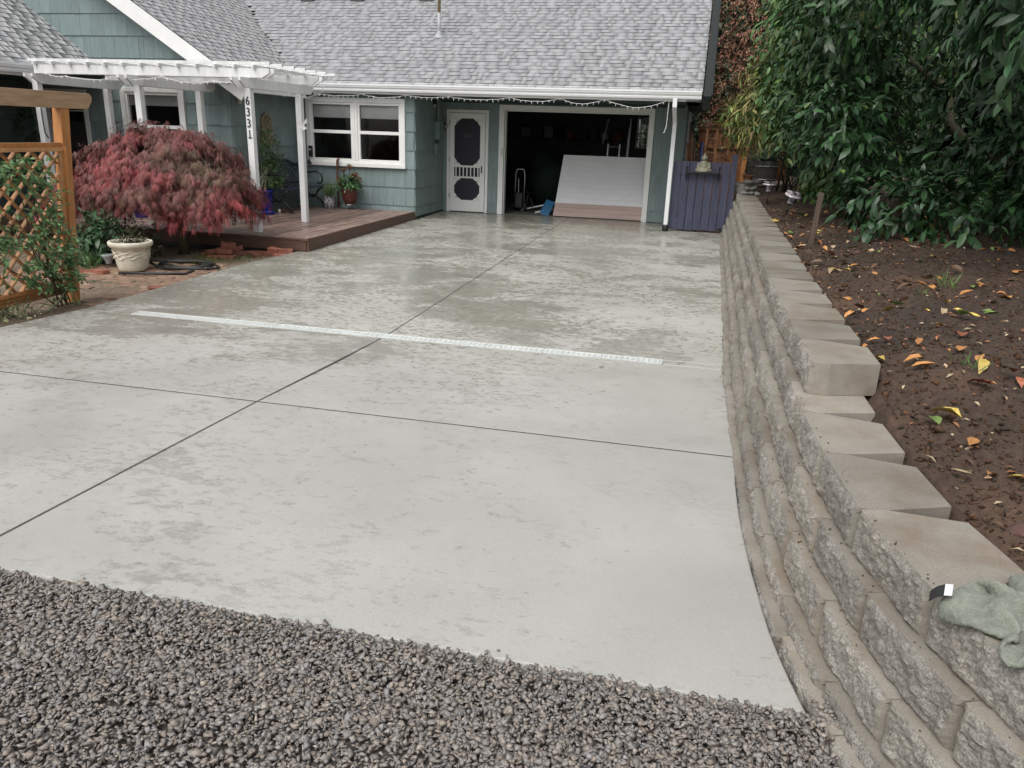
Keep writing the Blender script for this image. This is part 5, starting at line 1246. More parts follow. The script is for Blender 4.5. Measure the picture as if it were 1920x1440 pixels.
# plaque, thermometer, bell on the walls
pq = MB(); prof = [(-.17*math.cos(a), .17*math.sin(a)) for a in np.linspace(0, math.pi, 13)]
pq.prism([(-2.95+x, 1.72+z) for x, z in prof]+[(-2.95+.17, 1.33), (-2.95-.17, 1.33)], -3.83, -3.795, 0)
for i in range(9):
    a_ = math.pi*(i+.5)/9; pq.bar((-3.785, -2.95-.03*math.cos(a_), 1.60), (-3.785, -2.95-.14*math.cos(a_), 1.72+.13*math.sin(a_)), .016, .016, up=(1, 0, 0))
for i in range(14): pq.ball((-3.79, -2.95+random.uniform(-.13, .13), random.uniform(1.36, 1.60)), random.uniform(.018, .035), 8, 6)
tag(pq.build('relief_plaque', MT['plaque'], smooth=False), 'arched antique relief plaque on the porch wall above the climbing plant', 'plaque')
th_ = MB().box(-3.57, -3.49, -1.835, -1.80, 1.10, 1.31).build('window_thermometer', MT['black_metal'], bevel=.004); tag(th_, 'small black thermometer fixed on the left edge of the front window', 'thermometer')
MB().box(-3.555, -3.505, -1.839, -1.8355, 1.22, 1.26).build('dial', MT['vinyl'], th_)
be = MB().lathe([(.05, 0), (.045, .02), (.03, .05), (.012, .075), (.006, .10)], 14, (-3.55, -1.86, .97)); be.tube([(-3.55, -1.86, 1.07), (-3.55, -1.83, 1.085)], .005, 5)
tag(be.build('wall_bell', MT['black_metal'], smooth=True), 'small dark bell hanging under the left corner of the front window', 'bell')

# hanging plants and wreath in the left porch
hb = thing('hanging_basket', 'trailing green hanging basket in the dark left porch', 'hanging plant', (-6.5, -6.5, 1.7))
MB().lathe([(.10, 0), (.16, .10), (.17, .14), (.16, .14)], 16, (-6.5, -6.5, 1.68)).build('basket', MT['bark'], hb)
MB().tube([(-6.5, -6.5, 1.8), (-6.5, -6.5, 2.28)], .006, 5).build('chain', MT['black_metal'], hb)
foliage_ball('foliage', (-6.5, -6.5, 1.68), (.30, .30, .30), 120, 6, .06, [(.035, .07, .03), (.05, .09, .04)], hb, .4, .6)
wr_ = thing('wreath', 'dark twiggy wreath hanging in the left porch', 'wreath', (-6.9, -5.2, 1.5))
P_ = np.array([(-6.9+.20*math.cos(a), -5.2, 1.52+.20*math.sin(a)) for a in rng.uniform(0, 6.28, 120)]); sprigs(P_+jit(120, .02), jit(120), 5, .08, .1, .06, [(.02, .035, .02), (.03, .045, .025)], 'foliage', 'leafsoft', wr_, W=.35, kind='small')

# ------------------------------------------------------------------ left garden things
g0 = -.115
cp = thing('cream_planter', 'large cream cast planter with a moulded wave band beside the maple', 'plant pot', (-2.82, -8.1, g0))
MB().lathe([(0.16, 0), (0.168, 0.012), (0.183, 0.06), (0.204, 0.18), (0.22, 0.275), (0.228, 0.285), (0.248, 0.3), (0.26, 0.32), (0.26, 0.352), (0.251, 0.362), (0.231, 0.362), (0.225, 0.33), (0.218, 0.25)], 48, (-2.82, -8.1, g0)).build('pot_body', MT['cream'], cp, smooth=True)
MB().lathe([(.001, .29), (.222, .285)], 30, (-2.82, -8.1, g0)).build('potting_soil', MT['soilpot'], cp)
for k in range(3):
    pts = [(-2.82+(.205+.005*k)*math.cos(a)*1.004, -8.1+(.205+.005*k)*math.sin(a)*1.004, g0+.17+.035*k+.016*math.sin(a*9+k*1.7)) for a in np.linspace(0, 2*math.pi, 90)]
    MB().tube(pts, .006, 6).build('wave_moulding', MT['cream'], cp, smooth=True)
foliage_ball('leaves', (-2.80, -8.08, g0+.41), (.14, .13, .09), 80, 6, .05, [(.035, .045, .02), (.05, .055, .025), (.06, .05, .03)], cp, .4)
# black hose in loops
hpts = []
for i in range(90):
    a = i*.22; r_ = .30+.08*math.sin(i*.31)+.05*math.sin(i*.07); hpts.append((-2.40+r_*1.25*math.cos(a)+.05*math.sin(i*.05), -7.72+r_*.75*math.sin(a), g0+.02+.012*(i/16 % 3)+.012*math.sin(i*.6)))
hpts += [(-2.0, -8.2, g0+.02), (-2.4, -8.35, g0+.02), (-2.75, -8.45, g0+.018)]
tag(MB().tube(hpts, .017, 8).build('garden_hose', MT['hose'], smooth=True), 'coiled black garden hose lying by the cream planter', 'hose')
# loose bricks
LBm = [brick_mesh(50+i, .20, .095, .058) for i in range(5)]
for m in LBm: m.materials.append(MT['brick'])
BR = [(-2.38, -7.0, 0, .3, 0), (-2.18, -7.0, 0, .1, 0), (-2.42, -6.72, 0, -.5, 0), (-2.20, -6.70, 0, .9, 0), (-2.32, -6.86, .06, .5, .15), (-2.30, -6.62, .06, 1.2, -.2), (-2.10, -6.62, 0, .2, 0), (-2.34, -6.74, .125, .7, .35), (-2.5, -6.86, .055, 1.0, -.1),
      (-2.02, -6.48, 0, .05, 0), (-1.86, -6.46, .0, .2, 0), (-1.80, -6.42, .06, -.3, .1), (-1.66, -6.50, 0, .1, 0), (-1.62, -6.42, .058, .3, .0), (-3.25, -8.42, 0, .2, 0), (-3.02, -8.44, 0, -.2, 0), (-1.78, -9.02, -.02, .9, .12), (-2.62, -6.78, 0, 1.3, 0), (-1.98, -6.66, 0, -.4, .1)]
LABB = {7: 'red brick on the very top of the loose pile by the deck', 11: 'tilted red brick resting on others at the deck corner', 14: 'red brick lying left of the cream planter', 15: 'brown brick half hidden behind the cream planter', 16: 'lone tilted red brick at the edge of the concrete'}
LABB.update({0: 'red brick lying flat at the front left of the loose heap', 1: 'red brick lying flat at the front right of the loose heap', 4: 'tilted red brick across the front of the loose heap', 5: 'red brick tipped back on the rear of the loose heap', 9: 'flat red brick in the gap between the heap and the deck corner', 10: 'flat red brick under the tilted one at the deck corner', 12: 'flat red brick nearest the concrete at the deck corner', 13: 'upper red brick nearest the concrete at the deck corner', 17: 'red brick turned end-on at the left of the loose heap', 8: 'red brick leaning on the left side of the loose heap'})
for i, (x, y, dz, rz, rx) in enumerate(BR):
    z0_ = float(dirtz(np.array(x), np.array(y)))-.006
    o = O('loose_brick', LBm[i % 5], None, Matrix.Translation((x, y, z0_+dz)) @ Euler((rx, rx*.5, rz)).to_matrix().to_4x4())
    tag(o, LABB.get(i, 'red brick in the loose heap between the maple and the deck corner'), 'brick', 'loose red bricks')
# shrubs and small plants at left
sb = thing('leafy_shrub', 'dark green leafy shrub between the trellis and the cream planter', 'shrub', (-3.6, -7.7, g0))
m_ = MB()
for i in range(7): limb(m_, (-3.6, -7.7, g0), (-3.6+random.uniform(-.35, .3), -7.7+random.uniform(-.3, .3), .35+random.uniform(0, .25)), .01, .004, .05, 5, i+80)
m_.build('stems', MT['bark'], sb)
foliage_ball('foliage', (-3.62, -7.75, .22), (.34, .32, .32), 150, 7, .10, [(.03, .075, .03), (.045, .095, .04), (.025, .06, .025)], sb, .36, .4, matn='leaf', kind='broad', spread=.16)
s2b = thing('dry_shrub', 'sparse dark shrub behind the cream planter under the maple', 'shrub', (-3.45, -7.2, g0))
foliage_ball('foliage', (-3.45, -7.15, .12), (.4, .3, .24), 110, 6, .06, [(.035, .05, .025), (.05, .045, .025)], s2b, .4)
fb = pot('small_grey_bowl', 'small grey footed bowl in the shrubs left of the cream planter', (-3.30, -7.95, g0+.02), [(.04, 0), (.035, .02), (.05, .05), (.085, .10), (.09, .12), (.08, .12)], 'vinyl')
gt_ = thing('grass_clump', 'green grass clump at the foot of the trellis post', 'grass', (-2.9, -8.8, g0)); grass('blades', (-3.35, -8.35, g0), .2, .3, 120, [(.06, .13, .04), (.09, .16, .05)], gt_, .4)
mg = thing('moss_patch', 'bright green moss under the maple', None, (-2.4, -7.2, g0), kind='stuff')
grass('moss', (-2.25, -7.05, g0+.03), .5, .035, 1500, [(.07, .10, .02), (.10, .12, .03)], mg, .8, .006)
# vine on the trellis
vi = thing('climbing_rose', 'green climbing rose growing through the trellis lattice', 'plant', (-2.1, -10.2, -.1))
m_ = MB()
for i in range(8):
    y0 = -10.6+random.uniform(-.3, .5); limb(m_, (TX+.12, -10.1+random.uniform(-.2, .1), -.1), (TX+.10, y0, random.uniform(.5, 1.3)), .008, .004, .08, 8, i+100)
m_.build('canes', MT['bark'], vi)
P_, N_ = [], []
for cy_v, cz_v, sy, sz, k in ((-10.46, 1.22, .14, .06, 22), (-10.25, 1.06, .06, .12, 22), (-10.18, .84, .05, .07, 14), (-10.1, .58, .16, .14, 46), (-10.45, .60, .20, .12, 40), (-10.05, .36, .12, .12, 38), (-10.4, .30, .25, .14, 44), (-10.75, .7, .12, .12, 14), (-10.0, .18, .08, .10, 20), (-10.6, 1.25, .2, .08, 26)):
    P_.append(np.stack([rng.normal(TX+.11, .045, k), rng.normal(cy_v, sy, k), rng.normal(cz_v, sz, k)], -1)); N_.append(np.tile([[.8, .1, .3]], (k, 1))+jit(k, .3))
P_, N_ = np.vstack(P_), np.vstack(N_); k_ = (P_[:, 1] < -9.93) & (P_[:, 2] < 1.38); P_, N_ = P_[k_], N_[k_]; P_[:, 0] += .05*P_[:, 2]
sprigs(P_, N_, 7, .11, .45, .052, [(.11, .20, .075), (.14, .25, .10), (.08, .16, .06), (.19, .30, .14)], 'foliage', 'leafsoft', vi, W=.6, kind='small')
gl2 = thing('pale_ground_plant', 'low straggly plant with pale yellow leaves under the trellis', 'plant', (-2.2, -10.6, g0))
grass('blades', (-2.2, -10.75, -.10), .35, .30, 160, [(.10, .13, .06), (.16, .17, .09), (.07, .10, .04)], gl2, .9, .01)
foliage_ball('leaves', (-2.05, -10.75, -.05), (.30, .5, .05), 60, 5, .03, [(.45, .42, .22), (.12, .18, .07), (.3, .32, .16)], gl2, .7)
tw = MB().tube([(-1.98, -9.98, -.1), (-2.02, -10.0, .1), (-2.06, -10.08, .24)], .006, 5).tube([(-1.97, -9.97, -.1), (-2.05, -10.12, .16), (-2.08, -10.2, .26)], .005, 5)
tw.build('twigs', MT['slat'], gl2)
# dry twig and leaf litter near the slab edge
lt_ = thing('leaf_litter', 'dry twigs and litter along the left slab edge', None, (-2, -9.7, -.1), kind='stuff')
n = 500; P_ = np.stack([rng.uniform(-3.0, -1.7, n), rng.uniform(-11.6, -8.6, n), np.zeros(n)], -1); P_[:, 2] = dirtz(P_[:, 0], P_[:, 1])+.006
O('litter', leaf_mesh('litter', P_, np.stack([rng.normal(0, 1, n), rng.normal(0, 1, n), rng.normal(0, .15, n)], -1), np.tile([[0, 0, 1.]], (n, 1))+jit(n, .2), .035*np.exp(rng.normal(0, .4, n)), .012, pal(n, [(.08, .055, .035), (.14, .10, .06), (.05, .035, .025), (.2, .16, .11)], .3), 'leafsoft', kind='small'), lt_)

# ------------------------------------------------------------------ garage contents
lp = thing('leaning_panel', 'large white grooved panel with pinkish lower boards leaning in the garage opening', 'panel', (2.05, .2, .004))
A_ = Vector((0, .13, .006)); B_ = Vector((0, .62, 1.262)); ln = (B_-A_).length; dv = (B_-A_)/ln; nv = Vector((0, -dv.z, dv.y))
def strip(s0, s1, th, m_, name):
    xl = lambda s: 1.095+.09*s/ln
    P = lambda x, s, h: Vector((x, 0, 0))+A_+dv*s+nv*h
    MB().add([P(xl(s0), s0, 0), P(3.35, s0, 0), P(3.35, s1, 0), P(xl(s1), s1, 0), P(xl(s0), s0, th), P(3.35, s0, th), P(3.35, s1, th), P(xl(s1), s1, th)],
             [(0, 1, 2, 3), (7, 6, 5, 4), (0, 4, 5, 1), (1, 5, 6, 2), (2, 6, 7, 3), (3, 7, 4, 0)]).build(name, MT[m_], lp, bevel=.002)
for i, (s0, s1) in enumerate(((0, .10), (.103, .195), (.198, .288))): strip(s0, s1, .034-.003*i, 'pinkboard', 'lower_board')
n9 = 9; h9 = (ln-.29)/n9
for i in range(n9): strip(.29+i*h9, .29+(i+1)*h9-.0015, .02, 'panelwhite', 'panel_strip')
bs = MB().bar((.87, .22, .005), (.98, .40, .30), .20, .012, up=(0, -1, .5)).build('blue_sheet', MT['tealblue']); tag(bs, 'blue plastic sheet wedged beside the white panel on the garage floor', 'sheet')
tag(MB().bar((.22, .86, .03), (1.10, .62, .26), .035, .03).build('white_stick', MT['panelwhite']), 'long white trim stick lying across the garage floor', 'stick')
tag(MB().bar((.62, .55, .02), (1.02, .50, .13), .05, .035).build('white_stick', MT['panelwhite']), 'short white offcut beside the blue sheet', 'stick')
pw_ = thing('pressure_washer', 'upright pressure washer with a steel handle inside the left of the garage', 'washer', (.22, .8, 0))
MB().tube([(.10, .72, .10), (.10, .76, .80), (.13, .77, .92), (.28, .77, .92), (.31, .76, .80), (.31, .72, .10)], .014, 8).build('handle', MT['steel'], pw_, smooth=True)
MB().box(.11, .30, .62, .82, .08, .42).build('body', MT['boot'], pw_, bevel=.03)
for x in (.07, .34): MB().tube([(x-.02, .84, .11), (x+.02, .84, .11)], .11, 18).build('wheel', MT['boot'], pw_)
MB().tube([(.33, .7, .35), (.48, .66, .30), (.55, .62, .15), (.48, .6, .03), (.38, .58, .12), (.44, .6, .42), (.36, .64, .5)], .010, 6).build('hose', MT['hose'], pw_, smooth=True)
MB().tube([(.20, .66, .12), (.19, .66, .72)], .012, 8).build('lance', MT['steel'], pw_)
sl_ = thing('step_stool', 'grey folding step stool standing deep in the garage', 'stool', (2.0, 3.0, 0))
for x in (1.86, 2.14):
    MB().bar((x, 2.85, 0), (x, 3.02, 1.50), .03, .03).build('leg', MT['steel'], sl_); MB().bar((x, 3.3, 0), (x, 3.05, 1.48), .025, .025).build('leg', MT['steel'], sl_)
for k in range(4): MB().box(1.87, 2.13, 2.84+.05*k, 2.98+.05*k, .40+.34*k, .43+.34*k).build('step', MT['vinyl'], sl_)
wb = thing('workbench', 'dark workbench with clutter at the back of the garage', 'workbench', (.9, 5.6, 0))
MB().box(-1.2, 2.1, 5.5, 6.3, .88, .94).build('top', MT['stake'], wb)
for x in (-1.1, 2.0): MB().box(x-.04, x+.04, 5.55, 5.63, 0, .88).build('leg', MT['stake'], wb)
MB().box(-1.2, 2.1, 6.1, 6.4, 1.55, 1.58).build('shelf', MT['stake'], wb)
for i in range(9):
    x = -1.0+i*.33; h = random.uniform(.12, .34)
    tag(MB().box(x, x+random.uniform(.16, .28), 6.12, 6.38, 1.581, 1.58+h).build('storage_box', MT[random.choice(['vinyl', 'terracotta', 'barrel', 'green_dark'])], bevel=.01), 'storage box number %s from the left on the high garage shelf' % ['one', 'two', 'three', 'four', 'five', 'six', 'seven', 'eight', 'nine'][i], 'box', 'boxes on the garage shelf')
tag(MB().tube([(1.70, 3.2, 1.50), (1.80, 3.3, 2.08)], .012, 8).build('white_rod', MT['string']), 'thin white rod slanting against the garage back shadows', 'rod')
tag(MB().tube([(2.28, 3.4, .1), (2.33, 3.5, 2.1)], .03, 8).tube([(2.24, 3.4, .1), (2.30, 3.5, 1.9)], .02, 8).build('folded_tripod', MT['steel']), 'folded metal tripod upright near the garage back window', 'tripod')
cv = remesh_blob('covered_machine', [((.55, 2.6, .55), (.55, .6, .6), (0, 0, 0)), ((.3, 2.7, 1.0), (.3, .4, .35), (0, 0, 0))], .06, 'green_dark'); tag(cv, 'dark green covered machine in the left of the garage', 'machine')
bw2 = MB().tube([(.80+.12*math.sin(t), 3.2, 1.45+.36*t) for t in np.linspace(0, 1.5, 10)], .012, 6); tag(bw2.build('hanging_bow', MT['stake']), 'curved bow hanging in the dark garage', 'bow')
bk_ = thing('backyard_shrub', 'bright green shrub seen through the garage back window', 'shrub', (2.6, 8.3, 0))
foliage_ball('foliage', (2.6, 8.2, 1.5), (.9, .5, 1.0), 260, 6, .10, [(.10, .20, .05), (.16, .26, .08), (.07, .14, .05)], bk_, .45)

# ------------------------------------------------------------------ things along the wall and bed
def path_light(label, base, tilt, capm):
    t = thing('path_light', label, 'garden light', base, 'solar path lights along the wall')
    M = Matrix.Translation(base) @ Euler(tilt).to_matrix().to_4x4(); A = lambda mb, nm, m_, sm=True: mb.build(nm, MT[m_], t, M, smooth=sm)
    A(MB().tube([(0, 0, -.06), (0, 0, .17)], .011, 8), 'stake', 'black_metal')
    A(MB().lathe([(.02, .16), (.045, .17), (.05, .18), (.05, .19)], 16), 'collar', 'silver')
    A(MB().lathe([(.042, .19), (.052, .27)], 16), 'lens', 'clear')
    for k in range(6):
        a = k*math.pi/3; A(MB().tube([(.05*math.cos(a), .05*math.sin(a), .185), (.064*math.cos(a), .064*math.sin(a), .275)], .004, 5), 'cage_bar', 'black_metal')
    A(MB().lathe([(.115, .272), (.118, .28), (.09, .295), (.04, .305), (.001, .308)], 28), 'cap', capm)
    for s in (-1, 1):
        A(MB().lathe([(.001, 0), (.05, .003), (.05, .006), (.001, .012)], 18, (s*.048, .03, .312), sx=1, sy=.75), 'wing', capm)
        A(MB().lathe([(.001, 0), (.036, .003), (.036, .006), (.001, .010)], 18, (s*.04, -.035, .310), sx=1, sy=.8), 'wing', capm)
    A(MB().tube([(0, -.07, .318), (0, .06, .325)], .010, 8), 'butterfly_body', 'black_metal')
path_light('grey solar path light with butterfly cap nearest the pebble pile', (5.157, -3.25, .76), (R(4), 0, .4), 'silver')
MT['lampwhite'] = mat('pale_pink_lamp_cap', (.62, .55, .58), .25, .08, 5, metal=.2)
path_light('tilted pale solar path light with butterfly cap halfway along the wall', (5.24, -5.3, .75), (R(16), R(10), .2), 'lampwhite')
sk = MB().bar((5.17, -8.36, .62), (5.205, -8.33, 1.235), .046, .05, up=(0, 1, 0)); tag(sk.build('wooden_stake', MT['stake'], bevel=.004), 'weathered square wooden stake driven into the soil bed', 'stake')
rs = [(4.90, -1.75, .05), (5.0, -1.80, .06), (4.95, -1.62, .065), (5.06, -1.62, .055), (4.84, -1.60, .05), (5.10, -1.78, .05), (4.93, -1.70, .05), (5.03, -1.68, .05), (4.86, -1.70, .045)]
SM_ = []
for i in range(4):
    mb = MB().ball((0, 0, 0), 1, 14, 9); V = np.array(mb.v); V = V*(1+.22*(vn(V[:, 0]*1.3+i*5, V[:, 1]*1.3, V[:, 2]*1.3, i)-.5))[:, None]; mb.v = [tuple(v) for v in V]; me = mb.mesh('pebble'); me.polygons.foreach_set('use_smooth', [True]*len(me.polygons)); me.materials.append(MT['stone']); SM_.append(me)
PL = ['front left', 'front middle', 'back middle', 'back right', 'back left', 'front right', 'upper left', 'upper right', 'far left']
for i, (x, y, r_) in enumerate(rs):
    z = .762+r_*.55+(.07 if i in (6, 7) else 0)
    tag(O('river_pebble', SM_[i % 4], None, Matrix.Translation((x, y, z)) @ Euler((.1*i, .05*i, i*1.3)).to_matrix().to_4x4() @ Matrix.Diagonal((r_*1.35, r_, r_*.62, 1))), 'smooth dark river stone at the %s of the pile on the wall end' % PL[i], 'stone', 'river stones piled on the wall')
for i, (x, y, r_) in enumerate(((4.98, -1.06, .085), (5.12, -.98, .09))):
    tag(O('river_pebble', SM_[i], None, Matrix.Translation((x, y, .911+r_*.5)) @ Matrix.Diagonal((r_*1.2, r_, r_*.55, 1))), ['pale round river stone on the loose block', 'flat grey river stone on the loose block'][i], 'stone', 'river stones piled on the wall')
t = pot('terracotta_pot', 'terracotta flower pot with a straggly plant beside the barrel', (4.98, -.56, .911), pot_prof(.06, .085, .15, .008, .03, .01), 'terracotta'); foliage_ball('leaves', (4.96, -.58, 1.12), (.12, .10, .10), 26, 5, .03, [(.16, .15, .08), (.25, .16, .12), (.10, .12, .06)], t, .6)
ba = thing('half_barrel', 'grey weathered half barrel planter with dark ferny foliage', 'barrel', (5.33, .75, .80))
for k in range(22):
    a0 = 2*math.pi*k/22; a1 = 2*math.pi*(k+1)/22-.012
    prof = [(.265, 0), (.295, .14), (.305, .28), (.31, .46)]; mb = MB()
    vs = [(5.33+r_*math.cos(a), .75+r_*math.sin(a), .84+z) for r_, z in prof for a in (a0, (a0+a1)/2, a1)]; fs = [(i*3+j, i*3+j+1, i*3+j+4, i*3+j+3) for i in range(3) for j in range(2)]
    mb.add(vs, fs); vs2 = [(5.33+(r_-.022)*math.cos(a), .75+(r_-.022)*math.sin(a), .84+z) for r_, z in prof for a in (a0, (a0+a1)/2, a1)]; mb.add(vs2, fs); mb.add([vs[-3], vs[-2], vs[-1], vs2[-1], vs2[-2], vs2[-3]], [(0, 1, 4, 5), (1, 2, 3, 4)])
    mb.build('stave', MT['barrel'], ba)
for z, r_ in ((.10, .292), (.36, .312)): MB().tube([(5.33+r_*math.cos(a), .75+r_*math.sin(a), .84+z) for a in np.linspace(0, 2*math.pi, 32)], .010, 6).build('hoop', MT['steel'], ba)
MB().lathe([(.001, 1.24), (.285, 1.235)], 24, (5.33, .75, 0)).build('potting_soil', MT['soilpot'], ba)
n = 46; a = rng.uniform(0, 6.28, n); P_ = []; D_ = []
for i in range(n):
    el = rng.uniform(.5, 1.2); d = np.array([math.cos(a[i])*math.cos(el), math.sin(a[i])*math.cos(el), math.sin(el)]); L = rng.uniform(.45, .75)
    for f in np.linspace(.15, 1, 16):
        p = np.array([5.4, .8, 1.25])+d*L*f+np.array([0, 0, -.28*f*f]); side = nrmz(np.cross(d, [0, 0, 1.])); 
        for s in (-1, 1): P_.append(p); D_.append(side*s*.9+d*.45)
P_, D_ = np.array(P_), np.array(D_); m = len(P_)
tag(O('fern_fronds', leaf_mesh('fern_fronds', P_, D_, np.tile([[0, -.2, 1.]], (m, 1))+jit(m, .2), .085, .02, pal(m, [(.03, .075, .035), (.045, .10, .045), (.06, .12, .06)], .2), 'leafsoft', kind='small'), ba), kind='stuff')
tag(MB().box(5.44, 5.86, 1.15, 1.22, .9, 1.46).box(5.52, 5.6, 1.14, 1.15, .9, 1.46).build('wood_crate', MT['fence'], bevel=.005), 'brown wooden crate behind the half barrel', 'crate')
# dark shrub mass under the laurel by the barrel
ds_ = thing('shade_shrub', 'dark ferny shrub in the shade behind the half barrel', 'shrub', (6.0, .4, .8)); foliage_ball('foliage', (6.45, .5, 1.6), (.7, 1.0, .8), 320, 7, .13, [(.016, .04, .02), (.022, .052, .026)], ds_, .3, .5, spread=.2)

# rock and grass tufts in the bed
rk = O('red_rock', SM_[2].copy(), None, Matrix.Translation((5.12, -14.12, .575)) @ Euler((.2, .1, .5)).to_matrix().to_4x4() @ Matrix.Diagonal((.12, .10, .05, 1))); rk.data.materials.clear(); rk.data.materials.append(MT['redstone']); tag(rk, 'reddish rock half buried in the soil behind the wall', 'rock')
for i, (x, y, k) in enumerate(((5.75, -10.75, 36), (5.28, -12.75, 12), (5.55, -10.95, 10))):
    t = thing('grass_tuft', ['largest green grass tuft growing in the soil bed', 'small grass sprout in the soil near the stepped block', 'thin grass sprout left of the largest tuft'][i], 'grass', (x, y, .75)); grass('blades', (x, y, float(bedz(np.array(x), np.array(y)))), .07, .15 if i == 0 else .09, k, [(.10, .18, .05), (.07, .13, .04)], t, .5, .005)

# fallen leaves on the bed
FL = []
for i in range(7):
    c = random.uniform(-.9, 1.1); me = leaf_mesh('fallen_leaf', np.zeros((1, 3)), np.array([[1., 0, random.uniform(-.05, .25)]]), np.array([[0, random.uniform(-.4, .4), 1.]]), np.array([1.]), np.array([random.uniform(.38, .6)]), np.array([[.5, .5, .5]]), 'leafsoft', fold=random.uniform(.4, 1.6), curl=c)
    me.materials.clear(); FL.append(me)
LC = {'orange': ((.50, .20, .06), (.55, .28, .10)), 'yellow': ((.55, .38, .07), (.62, .48, .14)), 'rusty red': ((.28, .085, .045), (.36, .13, .07)), 'pale tan': ((.46, .32, .18), (.52, .40, .26)), 'green': ((.14, .24, .05), (.22, .32, .09)), 'dark brown': ((.13, .07, .04), (.19, .11, .06))}
FM = {}
for k, (c1, c2) in LC.items():
    m = mat('fallen_leaf_'+k.replace(' ', '_'), c1, .5, .25, 5, .2, 20, c2=c2, rnd=.25); FM[k] = []
    for me in FL: q = me.copy(); q.materials.append(m); FM[k].append(q)
names = ['orange', 'yellow', 'rusty red', 'pale tan', 'green', 'dark brown']; wts = [.26, .14, .2, .18, .06, .16]
LF = []
for i in range(285):
    y = -14.9+10.3*random.random()**1.25; x = float(Xc(y))+.33+random.random()*min(1.75, .42+(y+14.9)*.30); LF.append((x, y, random.choices(names, wts)[0], random.uniform(.065, .118)))
for i in range(12): LF.append((float(Xc(-7-i*.5))+.36, -7-i*.5+random.uniform(-.2, .2), random.choice(['pale tan', 'orange']), .05))
LF += [(5.12, -13.28, 'yellow', .13), (5.05, -12.75, 'orange', .11), (5.35, -12.45, 'orange', .10), (5.50, -11.75, 'green', .12), (5.20, -13.75, 'yellow', .07), (5.25, -11.55, 'yellow', .10), (5.75, -11.6, 'green', .09)]
SPL = ['largest curled yellow leaf on the soil below the stepped block', 'orange leaf on the soil just right of the stepped block', 'broad orange leaf on the soil behind the stepped block', 'bright green leaf on the soil left of the grass tuft', 'small yellow leaf on the soil nearest the towel', 'yellow leaf on the soil left of the largest grass tuft', 'green leaf on the soil beside the largest grass tuft']
for iL, (x, y, k, L) in enumerate(LF):
    z = float(bedz(np.array(x), np.array(y)))+.022
    o = O('fallen_leaf', random.choice(FM[k]), None, Matrix.Translation((x, y, z)) @ Euler((random.uniform(-.3, .3), random.uniform(-.25, .25), random.uniform(0, 6.28))).to_matrix().to_4x4() @ Matrix.Diagonal((L, L, L, 1)))
    sp_ = iL-(len(LF)-7)
    tag(o, SPL[sp_] if sp_ >= 0 else '%s fallen leaf lying on the dark soil bed' % k, 'leaf', k+' leaves fallen on the soil')
o = O('fallen_leaf', FM['orange'][2], None, Matrix.Translation((3.40, -10.62, float(zs(-10.62))+.006)) @ Matrix.Diagonal((.055, .055, .055, 1))); tag(o, 'single tiny orange leaf on the concrete below the drain', 'leaf')

n = 1300; yq = -14.9+11*rng.uniform(0, 1, n)**1.2; xq = Xc(yq)+.32+rng.uniform(0, 1, n)*np.minimum(2.4, .6+(yq+14.9)*.45)
P_ = np.stack([xq, yq, bedz(xq, yq)+.010], -1)
tag(O('leaf_crumbs', leaf_mesh('leaf_crumbs', P_, np.stack([rng.normal(0, 1, n), rng.normal(0, 1, n), rng.normal(0, .25, n)], -1), np.tile([[0, 0, 1.]], (n, 1))+jit(n, .35), .026*np.exp(rng.normal(0, .4, n)), .013, pal(n, [(.34, .24, .14), (.30, .13, .06), (.20, .12, .07), (.40, .32, .2), (.13, .08, .05)], .3), 'leafsoft', curl=.8, kind='small')), 'broken bits of dry leaf strewn over the soil bed', 'leaf litter', kind='stuff')
